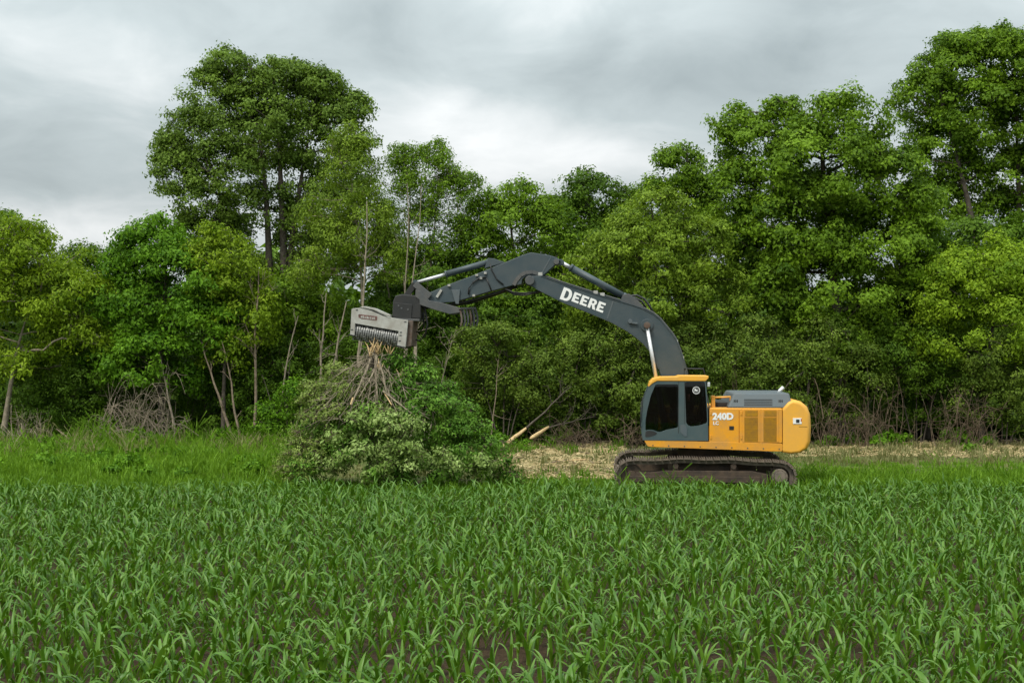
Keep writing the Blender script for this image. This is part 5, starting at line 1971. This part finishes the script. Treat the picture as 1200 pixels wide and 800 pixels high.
def grass(name, label, mat, regions, seed):
    """regions: (x0, x1, y0, y1, blades, height, height spread, tint)"""
    r_ = np.random.default_rng(seed)
    VV, TT = [], []
    for (x0, x1, y0, y1, n, h, hs, ti) in regions:
        # tufts
        nt = max(1, n // 14)
        tx, ty = r_.uniform(x0, x1, nt), r_.uniform(y0, y1, nt)
        th_ = h * np.exp(r_.normal(0, hs, nt))
        tint = np.clip(r_.normal(ti, 0.16, nt), 0, 1)
        idx = np.repeat(np.arange(nt), 14)
        m = len(idx)
        bx, by = tx[idx] + r_.normal(0, 0.10, m), ty[idx] + r_.normal(0, 0.10, m)
        hh = th_[idx] * r_.uniform(0.55, 1.15, m)
        a = r_.uniform(0, 2 * math.pi, m)
        lean = r_.uniform(0.1, 0.6, m) * hh
        w = r_.uniform(0.008, 0.017, m) * (1 + h)
        wx, wy = -np.sin(a) * w, np.cos(a) * w
        dx, dy = np.cos(a) * lean, np.sin(a) * lean
        z0 = np.full(m, -0.03)
        q_ = [np.stack([bx - wx, by - wy, z0], 1), np.stack([bx + wx, by + wy, z0], 1),
              np.stack([bx + dx * 0.35 + wx * 0.8, by + dy * 0.35 + wy * 0.8, hh * 0.6], 1), np.stack([bx + dx * 0.35 - wx * 0.8, by + dy * 0.35 - wy * 0.8, hh * 0.6], 1),
              np.stack([bx + dx, by + dy, hh * 0.95], 1), np.stack([bx + dx * 1.05, by + dy * 1.05, hh * 0.93], 1)]
        VV.append(np.stack(q_, 1).reshape(-1, 3))
        TT.append(np.repeat(np.clip(tint[idx] + r_.normal(0, 0.12, m), 0, 1), 2))
    V_ = np.concatenate(VV)
    b = np.arange(len(V_) // 6)[:, None] * 6
    F_ = np.stack([b + np.array([0, 1, 2, 3]), b + np.array([3, 2, 4, 5])], 1).reshape(-1, 4)
    o = link_mesh(name, np_mesh(name, V_, F_, {'tint': np.concatenate(TT)}, False), mat)
    return tag(o, label, 'grass', kind='stuff')


grass('tall_grass', 'tall yellow-green grass in front of the trees on the left', M['grass'],
      [(-24, -6.5, 36.0, 47.0, 32000, 0.36, 0.45, 0.68), (-20, -6.0, 32.2, 36.0, 12000, 0.24, 0.35, 0.5), (-24, -6.5, 46.0, 48.5, 6000, 0.55, 0.4, 0.5)], 901)
grass('short_grass', 'green grass along the field edge beside the excavator tracks', M['grass'],
      [(-6.0, 3.0, 31.8, 34.5, 6500, 0.2, 0.35, 0.45), (-1.0, 3.0, 34.5, 38.0, 1200, 0.16, 0.4, 0.5), (-6.0, 6.0, 44.0, 48.5, 1500, 0.3, 0.4, 0.4), (8.0, 18, 32.0, 36.5, 16000, 0.27, 0.35, 0.5), (8.0, 20, 36.5, 41.0, 4500, 0.12, 0.4, 0.6), (2.6, 8.2, 31.5, 32.1, 3000, 0.26, 0.35, 0.5)], 902)
grass('dry_grass', 'sparse dry grass over the cleared strip below the trees', M['grass_dry'],
      [(-6, 6, 36, 48, 7000, 0.18, 0.4, 0.5), (8, 22, 40, 48, 9000, 0.2, 0.4, 0.5), (-24, -6.5, 40, 48, 2500, 0.6, 0.3, 0.6)], 903)

# broad-leaved weeds scattered through the verge
rng = np.random.default_rng(910)
lobes = []
for i in range(130):
    left = i < 105
    x = rng.uniform(-23, -6) if left else rng.uniform(-6, 20)
    y = rng.uniform(36, 48.5) if left else rng.uniform(45, 48.8)
    if i % 3 == 0:
        y = rng.uniform(46.5, 48.8)
    h = rng.uniform(0.15, 0.4) * (1.4 if i % 3 == 0 else 1.0)
    lobes.append((np.array((x, y, h * 0.8)), h * rng.uniform(0.9, 1.8), h * 1.2, h))
P, O, T, subs, _tw = crown_points(rng, lobes, 260, 0.8, 0.10, 0.2)
kp = P[:, 2] > 0.02
me = leaves_mesh('weeds', rng, P[kp], O[kp], 0.14, 0.55, T[kp])
tag(link_mesh('weeds', me, LM['bright']), 'clumps of broad-leaved green weeds scattered through the grass verge', 'weeds', kind='stuff')
